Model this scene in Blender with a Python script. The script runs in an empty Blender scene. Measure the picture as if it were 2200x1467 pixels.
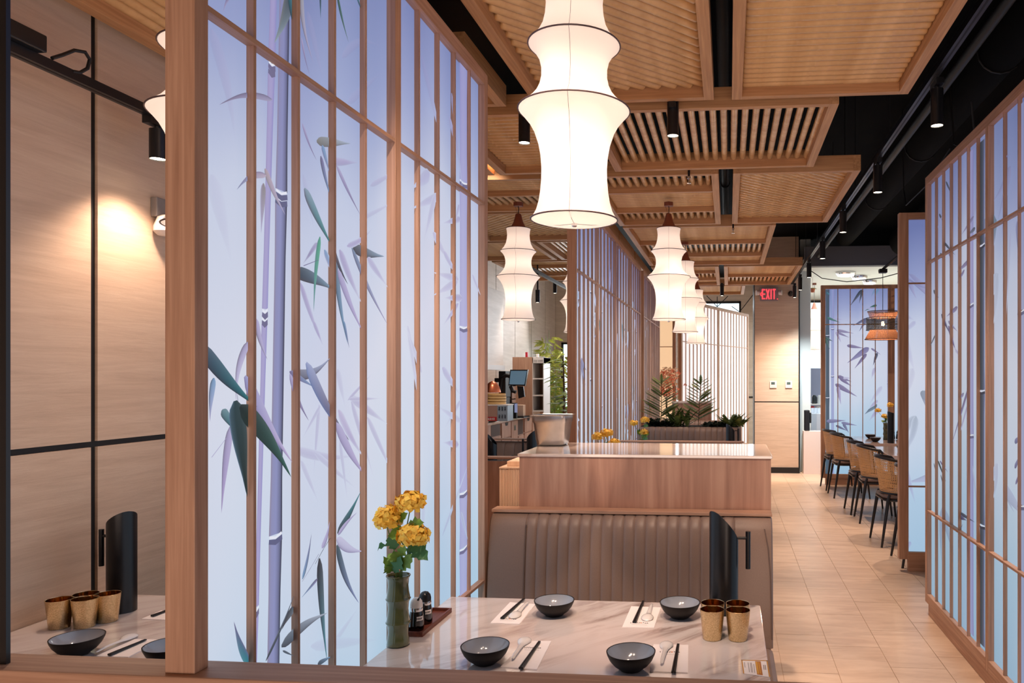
import bpy, math, random
from math import sin, cos, pi, radians, sqrt, atan, hypot
random.seed(7)
C = bpy.context.scene.collection
SC = bpy.context.scene
# ---------------------------------------------------------------- camera
TH = atan(147/1610)
cam = bpy.data.objects.new('camera', bpy.data.cameras.new('camera')); C.objects.link(cam)
cam.location = (0, 0, 1.6); cam.rotation_euler = (pi/2, 0, TH)
cam.data.sensor_width = 36; cam.data.lens = 1610/2200*36
cam.data.shift_x = (1100-1418)/2200; cam.data.shift_y = (808-733.5)/2200
cam.data.clip_start = 0.05
SC.camera = cam
# ---------------------------------------------------------------- world, exposure
w = bpy.data.worlds.new('world'); SC.world = w; w.use_nodes = True
w.node_tree.nodes['Background'].inputs[0].default_value = (0.80, 0.90, 1.0, 1)
w.node_tree.nodes['Background'].inputs[1].default_value = 2.2
SC.view_settings.view_transform = 'Standard'; SC.view_settings.look = 'None'
SC.view_settings.exposure = 0.38; SC.view_settings.gamma = 1.0
SC.view_settings.use_curve_mapping = False
SC.cycles.use_denoising = True
SC.cycles.max_bounces = 7; SC.cycles.diffuse_bounces = 4; SC.cycles.glossy_bounces = 3
SC.cycles.transmission_bounces = 3; SC.cycles.transparent_max_bounces = 6
SC.cycles.sample_clamp_indirect = 6; SC.cycles.caustics_reflective = False; SC.cycles.caustics_refractive = False
SPOT_W, SHADE_E, BULB_W, PRINT_E, FRONT_W, DAY_W = 155, 0.16, 0.62, 0.72, 112, 55
WARM = (1.0, 0.73, 0.56)

def alight(name, loc, rot, sx, sy, watts, col):
    l = bpy.data.lights.new(name, 'AREA'); l.shape = 'RECTANGLE'; l.size = sx; l.size_y = sy
    l.energy = watts; l.color = col
    o = bpy.data.objects.new(name, l); o.location = loc; o.rotation_euler = rot; C.objects.link(o); return o
# unseen upward fill behind the camera, added to mimic floor bounce; then daylight and kitchen
alight('front_bounce_fill', (-0.1, -2.4, 0.5), (radians(124), 0, 0), 4.4, 1.8, FRONT_W, (1.0, 0.76, 0.64))
alight('back_window_daylight', (-0.3, 16.9, 2.2), (radians(-90), 0, 0), 2.5, 2.2, DAY_W, (0.86, 0.93, 1.0))
alight('left_bay_daylight', (-2.6, 15.2, 2.4), (radians(-80), 0, 0), 2.2, 2.0, DAY_W*0.9, (0.92, 0.96, 1.0))
alight('kitchen_light', (2.6, 15.0, 3.1), (0, 0, 0), 2.4, 2.6, 130, (0.9, 1.0, 0.96)); alight('kitchen_ceiling_fill', (3.2, 13.6, 2.3), (pi, 0, 0), 2.0, 2.0, 9, (0.88, 1.0, 0.93))  # second one: upward fill added to brighten the white ceiling, no cove there

def spot(loc, watts=None, ang=48, col=WARM, rot=(0, 0, 0), blend=0.9):
    l = bpy.data.lights.new('spot_beam', 'SPOT'); l.energy = watts or SPOT_W; l.spot_size = radians(ang); l.spot_blend = blend
    l.color = col; l.shadow_soft_size = 0.03
    o = bpy.data.objects.new('spot_beam', l); o.location = loc; o.rotation_euler = rot; C.objects.link(o); return o
# ---------------------------------------------------------------- pixel -> place helpers (layout only)
def ray(u, v):
    c = (u-1418)/1610; return (c*cos(TH)-sin(TH), c*sin(TH)+cos(TH), -(v-808)/1610)
def onz(u, v, z):
    r = ray(u, v); t = (z-1.6)/r[2]; return (r[0]*t, r[1]*t, z)
def onx(u, v, X):
    r = ray(u, v); t = X/r[0]; return (X, r[1]*t, 1.6+r[2]*t)
def ony(u, v, Y):
    r = ray(u, v); t = Y/r[1]; return (r[0]*t, Y, 1.6+r[2]*t)
# ---------------------------------------------------------------- mesh builder
def s2l(c):
    return tuple(((x/255)/12.92 if x/255 <= .04045 else (((x/255)+.055)/1.055)**2.4) for x in c)
class B:
    def __init__(s): s.v = []; s.f = []; s.c = []
    def box(s, x0, y0, z0, x1, y1, z1):
        n = len(s.v)
        s.v += [(x0,y0,z0),(x1,y0,z0),(x1,y1,z0),(x0,y1,z0),(x0,y0,z1),(x1,y0,z1),(x1,y1,z1),(x0,y1,z1)]
        s.f += [tuple(n+i for i in q) for q in ((0,3,2,1),(4,5,6,7),(0,1,5,4),(1,2,6,5),(2,3,7,6),(3,0,4,7))]
        return s
    def rings(s, rr, closed=False, cap=True):
        n0 = len(s.v); k = len(rr[0])
        for r in rr: s.v += r
        m = len(rr)
        for i in range(m-1 + (1 if closed else 0)):
            for j in range(k):
                a = n0+i*k+j; b = n0+i*k+(j+1) % k; c = n0+((i+1) % m)*k+(j+1) % k; d = n0+((i+1) % m)*k+j
                s.f.append((a, b, c, d))
        if cap and not closed:
            s.f.append(tuple(n0+j for j in range(k))[::-1]); s.f.append(tuple(n0+(m-1)*k+j for j in range(k)))
        return s
    def lathe(s, prof, cx=0, cy=0, n=24, cap=True):
        return s.rings([[(cx+r*cos(2*pi*j/n), cy+r*sin(2*pi*j/n), z) for j in range(n)] for r, z in prof], cap=cap)
    def path(s, pts, r, n=8, closed=False, cap=True):
        rr = []; m = len(pts)
        rad = r if isinstance(r, (list, tuple)) else [r]*m
        from mathutils import Vector
        P = [Vector(p) for p in pts]; up = Vector((0, 0, 1))
        side = None
        for i in range(m):
            if closed: t = P[(i+1) % m]-P[i-1]
            else: t = P[min(i+1, m-1)]-P[max(i-1, 0)]
            if t.length < 1e-9: t = Vector((0, 0, 1))
            t.normalize()
            if side is None:
                a = up if abs(t.dot(up)) < .9 else Vector((1, 0, 0)); side = t.cross(a).normalized()
            else:
                side = (side - t*side.dot(t)); side = side.normalized() if side.length > 1e-6 else t.orthogonal().normalized()
            o = t.cross(side)
            rr.append([tuple(P[i] + side*rad[i]*cos(2*pi*j/n) + o*rad[i]*sin(2*pi*j/n)) for j in range(n)])
        return s.rings(rr, closed=closed, cap=cap)
    def grid(s, nx, ny, fn):
        n = len(s.v)
        for j in range(ny+1):
            for i in range(nx+1): s.v.append(fn(i/nx, j/ny))
        for j in range(ny):
            for i in range(nx):
                a = n+j*(nx+1)+i; s.f.append((a, a+1, a+nx+2, a+nx+1))
        return s
    def prism(s, poly, z0, z1):
        n = len(s.v); k = len(poly)
        s.v += [(x, y, z0) for x, y in poly]+[(x, y, z1) for x, y in poly]
        s.f.append(tuple(n+i for i in range(k))[::-1]); s.f.append(tuple(n+k+i for i in range(k)))
        for i in range(k): s.f.append((n+i, n+(i+1) % k, n+k+(i+1) % k, n+k+i))
        return s
    def quad(s, a, b, c, d):
        n = len(s.v); s.v += [a, b, c, d]; s.f.append((n, n+1, n+2, n+3)); return s
    def tri(s, a, b, c):
        n = len(s.v); s.v += [a, b, c]; s.f.append((n, n+1, n+2)); return s
def make(b, name, m, parent=None, smooth=False, bevel=0, label=None, cat=None, group=None, kind=None, loc=None):
    me = bpy.data.meshes.new(name); me.from_pydata(b.v, [], b.f); me.update()
    if b.c:
        a = me.color_attributes.new('print', 'FLOAT_COLOR', 'POINT')
        fl = []
        for c in b.c: fl += [c[0], c[1], c[2], 1.0]
        a.data.foreach_set('color', fl)
    if smooth:
        me.polygons.foreach_set('use_smooth', [True]*len(me.polygons))
        if smooth != 2:
            try: me.set_sharp_from_angle(angle=radians(40))
            except Exception: pass
    me.materials.append(m)
    o = bpy.data.objects.new(name, me); C.objects.link(o)
    if parent is not None: o.parent = parent
    if loc: o.location = loc
    if bevel:
        md = o.modifiers.new('bevel', 'BEVEL'); md.width = bevel; md.segments = 2; md.limit_method = 'ANGLE'
        md.harden_normals = False
    if label: o['label'] = label
    if cat: o['category'] = cat
    if group: o['group'] = group
    if kind: o['kind'] = kind
    return o
def thing(name, label, cat, loc=(0, 0, 0), rz=0, group=None, kind=None):
    o = bpy.data.objects.new(name, None); C.objects.link(o); o.empty_display_size = .1
    o.location = loc; o.rotation_euler = (0, 0, rz)
    if label: o['label'] = label
    if cat: o['category'] = cat
    if group: o['group'] = group
    if kind: o['kind'] = kind
    return o
def inst(src, parent, loc=None, rot=None, scale=None):
    o = src.copy(); C.objects.link(o); o.parent = parent
    if loc is not None: o.location = loc
    if rot is not None: o.rotation_euler = rot
    if scale is not None: o.scale = scale
    return o
KIDS = {}
def dup(root, loc, rz=0, label=None, group=None):
    if root.name not in KIDS:
        KIDS[root.name] = [(c, list(c.children)) for c in root.children]
    r = root.copy(); C.objects.link(r); r.location = loc; r.rotation_euler = (0, 0, rz)
    if label: r['label'] = label
    if group: r['group'] = group
    for ch, gs in KIDS[root.name]:
        c = ch.copy(); C.objects.link(c); c.parent = r
        for g in gs:
            d = g.copy(); C.objects.link(d); d.parent = c
    return r
# ---------------------------------------------------------------- materials
def mat(name, col, rough=.5, metal=0, emit=None, es=0, spec=None, trans=0, ior=None, coat=0):
    m = bpy.data.materials.new(name); m.use_nodes = True
    p = m.node_tree.nodes['Principled BSDF']
    p.inputs['Base Color'].default_value = (*s2l(col), 1); p.inputs['Roughness'].default_value = rough
    p.inputs['Metallic'].default_value = metal
    if emit: p.inputs['Emission Color'].default_value = (*s2l(emit), 1); p.inputs['Emission Strength'].default_value = es
    if spec is not None: p.inputs['Specular IOR Level'].default_value = spec
    if trans: p.inputs['Transmission Weight'].default_value = trans
    if ior: p.inputs['IOR'].default_value = ior
    if coat: p.inputs['Coat Weight'].default_value = coat; p.inputs['Coat Roughness'].default_value = .08
    return m
def N(m, t, **k):
    n = m.node_tree.nodes.new(t)
    for a, v in k.items(): setattr(n, a, v)
    return n
def ramp(m, stops):
    r = N(m, 'ShaderNodeValToRGB'); e = r.color_ramp.elements
    e[0].position = stops[0][0]; e[0].color = (*s2l(stops[0][1]), 1)
    e[1].position = stops[-1][0]; e[1].color = (*s2l(stops[-1][1]), 1)
    for p, c in stops[1:-1]:
        x = e.new(p); x.color = (*s2l(c), 1)
    return r
def textured(name, stops, scale, nscale=1.0, rough=.5, detail=4, dist=0, bump=0, coord='Object', rot=(0, 0, 0), nrough=.55, spec=None, wave=None, coat=0, bumpd=.002):
    m = mat(name, (128, 128, 128), rough, spec=spec, coat=coat); L = m.node_tree.links
    p = m.node_tree.nodes['Principled BSDF']
    tc = N(m, 'ShaderNodeTexCoord'); mp = N(m, 'ShaderNodeMapping'); mp.inputs['Scale'].default_value = scale
    mp.inputs['Rotation'].default_value = rot
    nz = N(m, 'ShaderNodeTexNoise'); nz.inputs['Scale'].default_value = nscale; nz.inputs['Detail'].default_value = detail
    nz.inputs['Roughness'].default_value = nrough; nz.inputs['Distortion'].default_value = dist
    r = ramp(m, stops)
    L.new(tc.outputs[coord], mp.inputs[0]); L.new(mp.outputs[0], nz.inputs['Vector']); L.new(nz.outputs['Fac'], r.inputs[0])
    L.new(r.outputs[0], p.inputs['Base Color'])
    if bump:
        b = N(m, 'ShaderNodeBump'); b.inputs['Strength'].default_value = bump; b.inputs['Distance'].default_value = bumpd
        L.new(nz.outputs['Fac'], b.inputs['Height']); L.new(b.outputs[0], p.inputs['Normal'])
    return m
def wood(name, dark, light, axis='z', rough=.5):
    s = {'z': (45, 45, 1.6), 'x': (1.6, 45, 45), 'y': (45, 1.6, 45)}[axis]
    return textured(name, [(.3, dark), (.52, tuple((a+b)/2 for a, b in zip(dark, light))), (.72, light)], s, 1.6, rough, 5, .3, .12)
OAKD, OAKL = (166, 126, 102), (204, 164, 138)
oak_z = wood('oak_upright_grain', OAKD, OAKL, 'z'); oak_x = wood('oak_crosswise_grain', OAKD, OAKL, 'x'); oak_y = wood('oak_lengthwise_grain', OAKD, OAKL, 'y')
ceil_x = wood('honey_oak_crosswise', (172, 124, 80), (208, 160, 112), 'x'); ceil_y = wood('honey_oak_lengthwise', (172, 124, 80), (208, 160, 112), 'y')
counter_oak = textured('counter_oak_veneer', [(.3, (158, 116, 96)), (.5, (178, 136, 114)), (.7, (196, 156, 132))], (14, 14, .9), 1.5, .5, 6, .5, .05)
ash = textured('pale_ribbed_ash', [(.35, (222, 184, 152)), (.65, (238, 206, 176))], (40, 40, 1.5), 1.5, .5, 4, .3)
def bamboo_mat():
    m = textured('varnished_bamboo', [(.3, (198, 152, 98)), (.7, (226, 184, 130))], (3, 3, 3), 3, .26, 3)
    return m
bamboo = bamboo_mat()
bamboo_node = mat('bamboo_node_ring', (222, 184, 142), .35)
black = mat('matt_black', (14, 14, 16), .55); blackg = mat('satin_black', (16, 18, 22), .32)
ceilblack = mat('black_painted_ceiling', (5, 5, 6), .9, spec=.1); dark_metal = mat('dark_metal', (20, 20, 22), .5, spec=.3)
white = mat('white_paint', (226, 222, 218), .5); whiteg = mat('glazed_white_ceramic', (236, 232, 230), .12, coat=.6)
paper = mat('white_paper', (246, 238, 236), .7)
trav = textured('travertine', [(.25, (194, 165, 140)), (.5, (210, 182, 156)), (.75, (222, 197, 172))], (1.6, 1.6, 26), 1.3, .42, 9, .45, .35, nrough=.72, bumpd=.003, rot=(radians(9), radians(9), 0))
trav_s = textured('travertine_pale', [(.25, (196, 178, 162)), (.75, (222, 206, 192))], (1.0, 1.0, 12), 1.2, .5, 7, .8, .1, nrough=.62)
joint = mat('black_metal_joint', (18, 17, 18), .45)
def leather(name, c):
    m = textured(name, [(.3, tuple(x*.96 for x in c)), (.7, c)], (220, 220, 220), 1, .42, 2, 0, .12, bumpd=.0006); return m
taupe = leather('taupe_leatherette', (142, 118, 104)); taupe_seam = mat('taupe_stitch_seam', (112, 90, 78), .6)
brass = textured('hammered_brass', [(.3, (204, 176, 130)), (.7, (234, 208, 164))], (260, 260, 260), 1, .3, 1, 0, .35, bumpd=.0012)
brass.node_tree.nodes['Principled BSDF'].inputs['Metallic'].default_value = 1
steel = textured('brushed_stainless', [(.3, (168, 168, 170)), (.7, (200, 200, 202))], (9, 9, 9), 1, .27, 3); steel.node_tree.nodes['Principled BSDF'].inputs['Metallic'].default_value = 1
brass_in = mat('polished_brass_inside', (206, 150, 80), .16, 1)
chrome = mat('chrome', (210, 210, 212), .15, 1)
greyglaze = mat('blue_grey_glaze', (150, 156, 166), .14, coat=.5); darkclay = mat('dark_brown_stoneware', (22, 16, 15), .5, spec=.3)
green_glaze = mat('olive_green_glaze', (92, 98, 58), .12, coat=.8)
red_wood = wood('reddish_tray_wood', (92, 44, 32), (128, 66, 46), 'y', .4)
petal = textured('yellow_petal', [(.3, (250, 190, 52)), (.7, (255, 224, 100))], (60, 60, 60), 1, .6, 2)
orange_petal = mat('orange_pink_petal', (250, 150, 120), .6); cream_petal = mat('cream_petal', (250, 226, 196), .6)
leafg = textured('green_leaf', [(.3, (92, 134, 46)), (.7, (138, 178, 72))], (30, 30, 30), 1, .5, 2)
leafd = mat('blue_green_leaf', (72, 132, 84), .5); ferng = textured('fern_green', [(.3, (78, 106, 46)), (.7, (140, 152, 78))], (12, 12, 12), 1, .6, 2)
ferndk = mat('dark_foliage', (30, 42, 22), .7); bambooleaf = textured('yellow_green_leaf', [(.3, (122, 138, 52)), (.7, (196, 196, 96))], (9, 9, 9), 1, .55, 2)
stemb = mat('brown_stem', (96, 62, 36), .6); stemg = mat('green_stem', (104, 128, 62), .5)
cane = mat('woven_cane', (232, 182, 122), .55); chairblk = mat('dark_stained_bentwood', (26, 20, 20), .35)
cush = leather('dark_taupe_seat', (104, 84, 76)); brownleather = mat('brown_lamp_cap', (128, 66, 44), .5)
wire = mat('lamp_wire_ring', (74, 54, 56), .5)
terr = mat('terracotta', (190, 110, 80), .7); steamer = mat('bamboo_steamer', (222, 172, 104), .6)
screenm = mat('dim_screen', (70, 92, 108), .15, emit=(92, 118, 136), es=.5)
def marble_mat(name, base, mid, vein, sc, rot, rough=.08, f=1.0):
    m = mat(name, base, rough, coat=.9); m.node_tree.nodes['Principled BSDF'].inputs['Coat Roughness'].default_value = rough*.6; L = m.node_tree.links; p = m.node_tree.nodes['Principled BSDF']
    tc = N(m, 'ShaderNodeTexCoord'); mp = N(m, 'ShaderNodeMapping'); mp.inputs['Scale'].default_value = sc; m0 = N(m, 'ShaderNodeMapping'); m0.inputs['Rotation'].default_value = rot
    n2 = N(m, 'ShaderNodeTexNoise'); n2.inputs['Scale'].default_value = 1.7; n2.inputs['Detail'].default_value = 2; r2 = ramp(m, [(.34, (60, 60, 60)), (.50, (255, 255, 255))]); mx = N(m, 'ShaderNodeMixRGB'); mx.inputs[1].default_value = (*s2l(base), 1)
    nz = N(m, 'ShaderNodeTexNoise'); nz.inputs['Scale'].default_value = 2.2*f; nz.inputs['Detail'].default_value = 8; nz.inputs['Distortion'].default_value = 1.1
    nz.inputs['Roughness'].default_value = .6
    r = ramp(m, [(.34, base), (.46, base), (.56, mid), (.63, vein), (.72, mid), (.84, base)])
    L.new(tc.outputs['Object'], m0.inputs[0]); L.new(m0.outputs[0], mp.inputs[0]); L.new(mp.outputs[0], nz.inputs['Vector']); L.new(nz.outputs['Fac'], r.inputs[0])
    L.new(m0.outputs[0], n2.inputs['Vector']); L.new(n2.outputs['Fac'], r2.inputs[0]); L.new(r2.outputs[0], mx.inputs[0]); L.new(r.outputs[0], mx.inputs[2]); L.new(mx.outputs[0], p.inputs['Base Color'])
    return m
marble = marble_mat('veined_marble', (230, 220, 217), (204, 188, 182), (164, 144, 138), (.9, 4.6, 1), (0, 0, radians(-48)))
quartz = marble_mat('white_quartz', (228, 214, 204), (220, 202, 190), (196, 170, 150), (.6, 1.5, 1), (0, 0, radians(12)), .12)
tilem = textured('beige_floor_tile', [(.3, (186, 158, 134)), (.55, (204, 178, 154)), (.75, (214, 190, 168))], (1.2, 5, 1), 2.5, .34, 7, .6, .18, nrough=.6)
grout = mat('pale_grout', (190, 162, 136), .8)
# backlit print: colour comes from the printed film
def print_mat(name, k, tint=None):
    m = bpy.data.materials.new(name); m.use_nodes = True; L = m.node_tree.links
    p = m.node_tree.nodes['Principled BSDF']; at = N(m, 'ShaderNodeAttribute'); at.attribute_name = 'print'
    L.new(at.outputs['Color'], p.inputs['Emission Color']); p.inputs['Emission Strength'].default_value = k
    p.inputs['Base Color'].default_value = (.02, .02, .024, 1); p.inputs['Roughness'].default_value = .5; p.inputs['Specular IOR Level'].default_value = .2
    return m
printm = print_mat('backlit_print', PRINT_E); printm_dim = print_mat('backlit_print_dimmer', PRINT_E*.80)
warmglow = mat('warm_backlit_film', (180, 140, 100), .6, emit=(226, 190, 150), es=.8)
whiteglow = mat('white_backlit_film', (200, 200, 200), .6, emit=(236, 230, 232), es=.66)
def silk_mat():
    m = bpy.data.materials.new('white_silk_shade'); m.use_nodes = True; L = m.node_tree.links; nt = m.node_tree
    nt.nodes.remove(nt.nodes['Principled BSDF']); out = nt.nodes['Material Output']
    df = N(m, 'ShaderNodeBsdfDiffuse'); df.inputs[0].default_value = (.80, .70, .63, 1)
    tr = N(m, 'ShaderNodeBsdfTranslucent'); tr.inputs[0].default_value = (.95, .86, .76, 1)
    em = N(m, 'ShaderNodeEmission'); em.inputs[0].default_value = (1.0, .86, .79, 1); em.inputs[1].default_value = SHADE_E
    mx = N(m, 'ShaderNodeMixShader'); mx.inputs[0].default_value = .55; ad = N(m, 'ShaderNodeAddShader')
    L.new(df.outputs[0], mx.inputs[1]); L.new(tr.outputs[0], mx.inputs[2]); L.new(mx.outputs[0], ad.inputs[0]); L.new(em.outputs[0], ad.inputs[1]); L.new(ad.outputs[0], out.inputs[0])
    return m
silk = silk_mat()
lensglow = mat('lit_lamp_lens', (255, 240, 220), .3, emit=(255, 236, 205), es=14)
bulbglow = mat('lit_bulb', (255, 220, 170), .3, emit=(255, 200, 130), es=25)
exitred = mat('lit_red_letters', (230, 30, 40), .4, emit=(255, 60, 70), es=1.6)
# ================================================================ the setting
def world_coords(m):
    L = m.node_tree.links; mp = next(n for n in m.node_tree.nodes if n.type == 'MAPPING'); g = N(m, 'ShaderNodeNewGeometry')
    L.new(g.outputs['Position'], mp.inputs[0])
world_coords(tilem)
floor = make(B().box(-5, -4, -.15, 5, 18.4, -.004), 'floor', grout, kind='structure')
tmesh = None; k = 0
for i in range(-1, 12):
    x = .292 - .298 + i*.298
    off = [0, .3, .12, .42][i % 4]
    for j in range(0, 19):
        y = 2.6 + off + j*.6
        if i == -1 and y > 6: continue
        if tmesh is None:
            tmesh = make(B().box(.0015, .0015, -.0038, .2965, .5985, 0), 'floor_tile', tilem, floor, loc=(x, y, 0))
        else: inst(tmesh, floor, (x, y, 0))
make(B().box(-5, -4, 3.9, 5, 18.4, 4.05), 'ceiling', ceilblack, kind='structure')
wl = make(B().box(-2.46, -4, 0, -2.392, 6.9, 3.9), 'wall_left', joint, kind='structure')
for y0, y1 in ((-.98, .2), (.22, 1.41), (1.43, 2.604), (2.634, 3.83), (3.85, 5.05), (5.07, 6.9)):
    for z0, z1 in ((0.0, 1.333), (1.355, 3.9)):
        make(B().box(-2.392, y0, z0, -2.38, y1, z1), 'wall_panel', trav, wl)
make(B().box(-4.1, 6.9, 0, -2.39, 7.0, 3.9), 'wall_left_return', trav_s, kind='structure')
wl2 = make(B().box(-4.2, 6.9, 0, -4.112, 18.0, 3.9), 'wall_left_rear', joint, kind='structure')
y = 6.95
while y < 17.4:
    make(B().box(-4.112, y+.012, 0, -4.1, min(y+1.19, 17.5), 3.9), 'wall_panel', trav_s, wl2); y += 1.2
# back wall pieces around its windows (openings: x0,x1,z0,z1)
wb = make(B().box(-4.2, 17.52, 0, 5, 17.66, .5).box(-4.2, 17.52, 3.34, 5, 17.66, 3.9).box(-4.2, 17.52, .5, -3.95, 17.66, 3.34)
          .box(-3.95, 17.52, 2.4, -2.2, 17.66, 3.34).box(-2.2, 17.52, .5, -.62, 17.66, 3.34).box(.29, 17.52, .5, 1.7, 17.66, 3.34).box(2.9, 17.52, .5, 5, 17.66, 3.34), 'wall_back', trav_s, kind='structure')
make(B().box(.42, 17.50, 1.1, .7, 17.52, 1.13), 'trim_1', joint, kind='structure')
glassm = mat('window_glass', (235, 245, 245), 0.02, trans=1, ior=1.02)
for n_, (x0, x1, z0, z1) in enumerate(((-.62, .29, .5, 3.34), (-3.95, -2.2, .5, 2.4), (1.7, 2.9, .5, 3.34))):
    fr = B(); t = .045
    fr.box(x0, 17.5, z0, x0+t, 17.58, z1).box(x1-t, 17.5, z0, x1, 17.58, z1).box(x0, 17.5, z1-t, x1, 17.58, z1).box(x0, 17.5, z0, x1, 17.58, z0+t)
    wf = make(fr, 'window_%d' % (n_+1), joint, kind='structure')
    make(B().box(x0+t, 17.54, z0+t, x1-t, 17.545, z1-t), 'window_pane', glassm, wf)
make(B().box(-8, 18.4, -.2, 8, 30, -.05), 'pavement', mat('pale_paving', (196, 190, 182), .8), kind='structure')
# rear pillar wall with travertine panels and black joints
wp = make(B().box(.425, 12.52, 0, 1.163, 13.2, 3.9), 'wall_rear', joint, kind='structure')
for x0, x1 in ((.435, 1.15),):
    for z0, z1 in ((.09, 1.165), (1.183, 3.9)):
        make(B().box(x0, 12.505, z0, x1, 12.52, z1), 'wall_panel', trav, wp)
make(B().box(.425, 12.49, 0, 1.168, 12.525, .095), 'baseboard_rear', joint, kind='structure')
# wall on the far right, wall behind the photographer
make(B().box(4.9, -4, 0, 5, 18.0, 3.9), 'wall_right', trav_s, kind='structure')
make(B().box(-5, -4.1, 0, 5, -4, 3.9), 'wall_front', trav_s, kind='structure')
# kitchen end: column, half wall, white dropped ceiling
coolw = mat('cool_white_paint', (214, 224, 222), .5)
make(B().box(1.195, 12.75, 0, 1.375, 12.95, 3.9), 'column', coolw, kind='structure', bevel=.004)
make(B().box(1.225, 12.42, 0, 1.75, 12.6, .70), 'wall_half_height', mat('pinkish_white_paint', (232, 214, 204), .6), kind='structure')
make(B().box(1.18, 11.9, 3.36, 4.9, 17.5, 3.44), 'ceiling_kitchen', mat('white_ceiling_paint', (232, 238, 232), .6), kind='structure')
make(B().box(1.18, 11.74, 3.3, 4.9, 11.9, 3.6), 'trim_2', mat('grey_beam', (92, 96, 104), .6), kind='structure')
for k_, (u, v, r) in enumerate(((1817, 584, .17), (1846, 592, .14), (1868, 602, .13))):
    p = onz(u, v, 3.36)
    t = thing('ceiling_light', ['large round flush ceiling light over the kitchen end', 'middle round ceiling light over the kitchen end', 'smallest round ceiling light, nearest the wicker lamp'][k_], 'ceiling light', (p[0], p[1], 3.36), group='round lights in the white ceiling')
    make(B().lathe([(r, 0), (r, -.03), (r*.9, -.05)], n=24), 'rim', chrome, t, smooth=True)
    make(B().lathe([(r*.88, -.045), (r*.8, -.07), (r*.3, -.085)], n=24), 'diffuser', mat('ceiling_light_diffuser', (240, 240, 240), .4, emit=(245, 245, 250), es=1.0), t, smooth=True)
# ================================================================ ceiling frames with bamboo rods
def seg_clip(x0, y0, x1, y1, cx, cy, dx, dy):
    t0, t1 = -1e9, 1e9
    for p, d, a, b in ((cx, dx, x0, x1), (cy, dy, y0, y1)):
        if abs(d) < 1e-9:
            if p < a or p > b: return None
        else:
            ta, tb = (a-p)/d, (b-p)/d
            if ta > tb: ta, tb = tb, ta
            t0, t1 = max(t0, ta), min(t1, tb)
    return (t0, t1) if t1-t0 > .03 else None
ZR = 3.05
rodback = mat('rod_gap_shade', (52, 34, 24), .8)  # board colour darkened to stand in for shade between the rods
NROD = 0
def rod_mesh(L, r):
    b = B(); n = 10
    pr = [(0, 0)]; x = 0
    prof = [(0.0, r*.55), (.004, r*.9), (.012, r)]
    prof += [(.03, r)]; k = max(1, int(L/.27)); ph = random.uniform(.05, .24)
    nodes = [ph+i*.27 for i in range(k+1) if .06 < ph+i*.27 < L-.06]
    for q in nodes: prof += [(q-.022, r), (q-.007, r*.985), (q-.001, r*1.06), (q+.004, r*.985), (q+.02, r)]
    prof += [(L-.012, r), (L-.004, r*.9), (L, r*.55)]
    b.rings([[(q, rr*cos(2*pi*j/n), rr*sin(2*pi*j/n)) for j in range(n)] for q, rr in prof])
    return b
def ceiling_frame(label, x0, x1, y0, y1, bands, z=ZR, h=.112, fw=.052, group='bamboo ceiling panels'):
    global NROD
    t = thing('ceiling_panel', label, 'ceiling panel', ((x0+x1)/2, (y0+y1)/2, z), group=group)
    cx, cy = (x0+x1)/2, (y0+y1)/2; a, c = x0-cx, y0-cy
    ax, bx, ay, by = x0-cx, x1-cx, y0-cy, y1-cy
    make(B().box(ax, ay, 0, ax+fw, by, h), 'frame_side', ceil_y, t, bevel=.0015)
    make(B().box(bx-fw, ay, 0, bx, by, h), 'frame_side', ceil_y, t, bevel=.0015)
    make(B().box(ax+fw, ay, 0, bx-fw, ay+fw*.8, h), 'frame_end', ceil_x, t, bevel=.0015)
    make(B().box(ax+fw, by-fw*.8, 0, bx-fw, by, h), 'frame_end', ceil_x, t, bevel=.0015)
    tot = sum(b_[0] for b_ in bands); yy = ay+fw*.8; H = by-ay-1.6*fw
    for i, (fr, kind) in enumerate(bands):
        ya, yb = yy, yy+H*fr/tot; yy = yb
        if i:
            make(B().box(ax+fw, ya-.018, .005, bx-fw, ya+.018, h), 'cross_bar', ceil_x, t); ya += .018
        if i < len(bands)-1: yb -= .018
        xa, xb = ax+fw, bx-fw
        lines = []
        if kind == 'x': p, r = .0595, .0268; d = (1, 0)
        elif kind == 'y': p, r = .0595, .0268; d = (0, 1)
        elif kind == 'X': p, r = .062, .0205; d = (1, 0)
        elif kind == 'Y': p, r = .062, .0205; d = (0, 1)
        elif kind == 'd': p, r = .057, .0258; d = (.72, .694)
        elif kind == 'e': p, r = .057, .0258; d = (.72, -.694)
        nx, ny = -d[1], d[0]
        M = hypot(xb-xa, yb-ya)
        q = -M/2 + p/2
        while q < M/2:
            cc = ((xa+xb)/2+nx*q, (ya+yb)/2+ny*q)
            s = seg_clip(xa, ya, xb, yb, cc[0], cc[1], d[0], d[1])
            if s:
                L = s[1]-s[0]
                ro = make(rod_mesh(L, r), 'bamboo_rod', bamboo, t, smooth=2, loc=(cc[0]+d[0]*s[0], cc[1]+d[1]*s[0], .046+r))
                ro.rotation_euler = (0, 0, math.atan2(d[1], d[0])); NROD += 1
            q += p
        if kind in 'xyde':
            make(B().box(xa, ya, .102, xb, yb, .108), 'backing_board', rodback, t)
    return t
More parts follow.
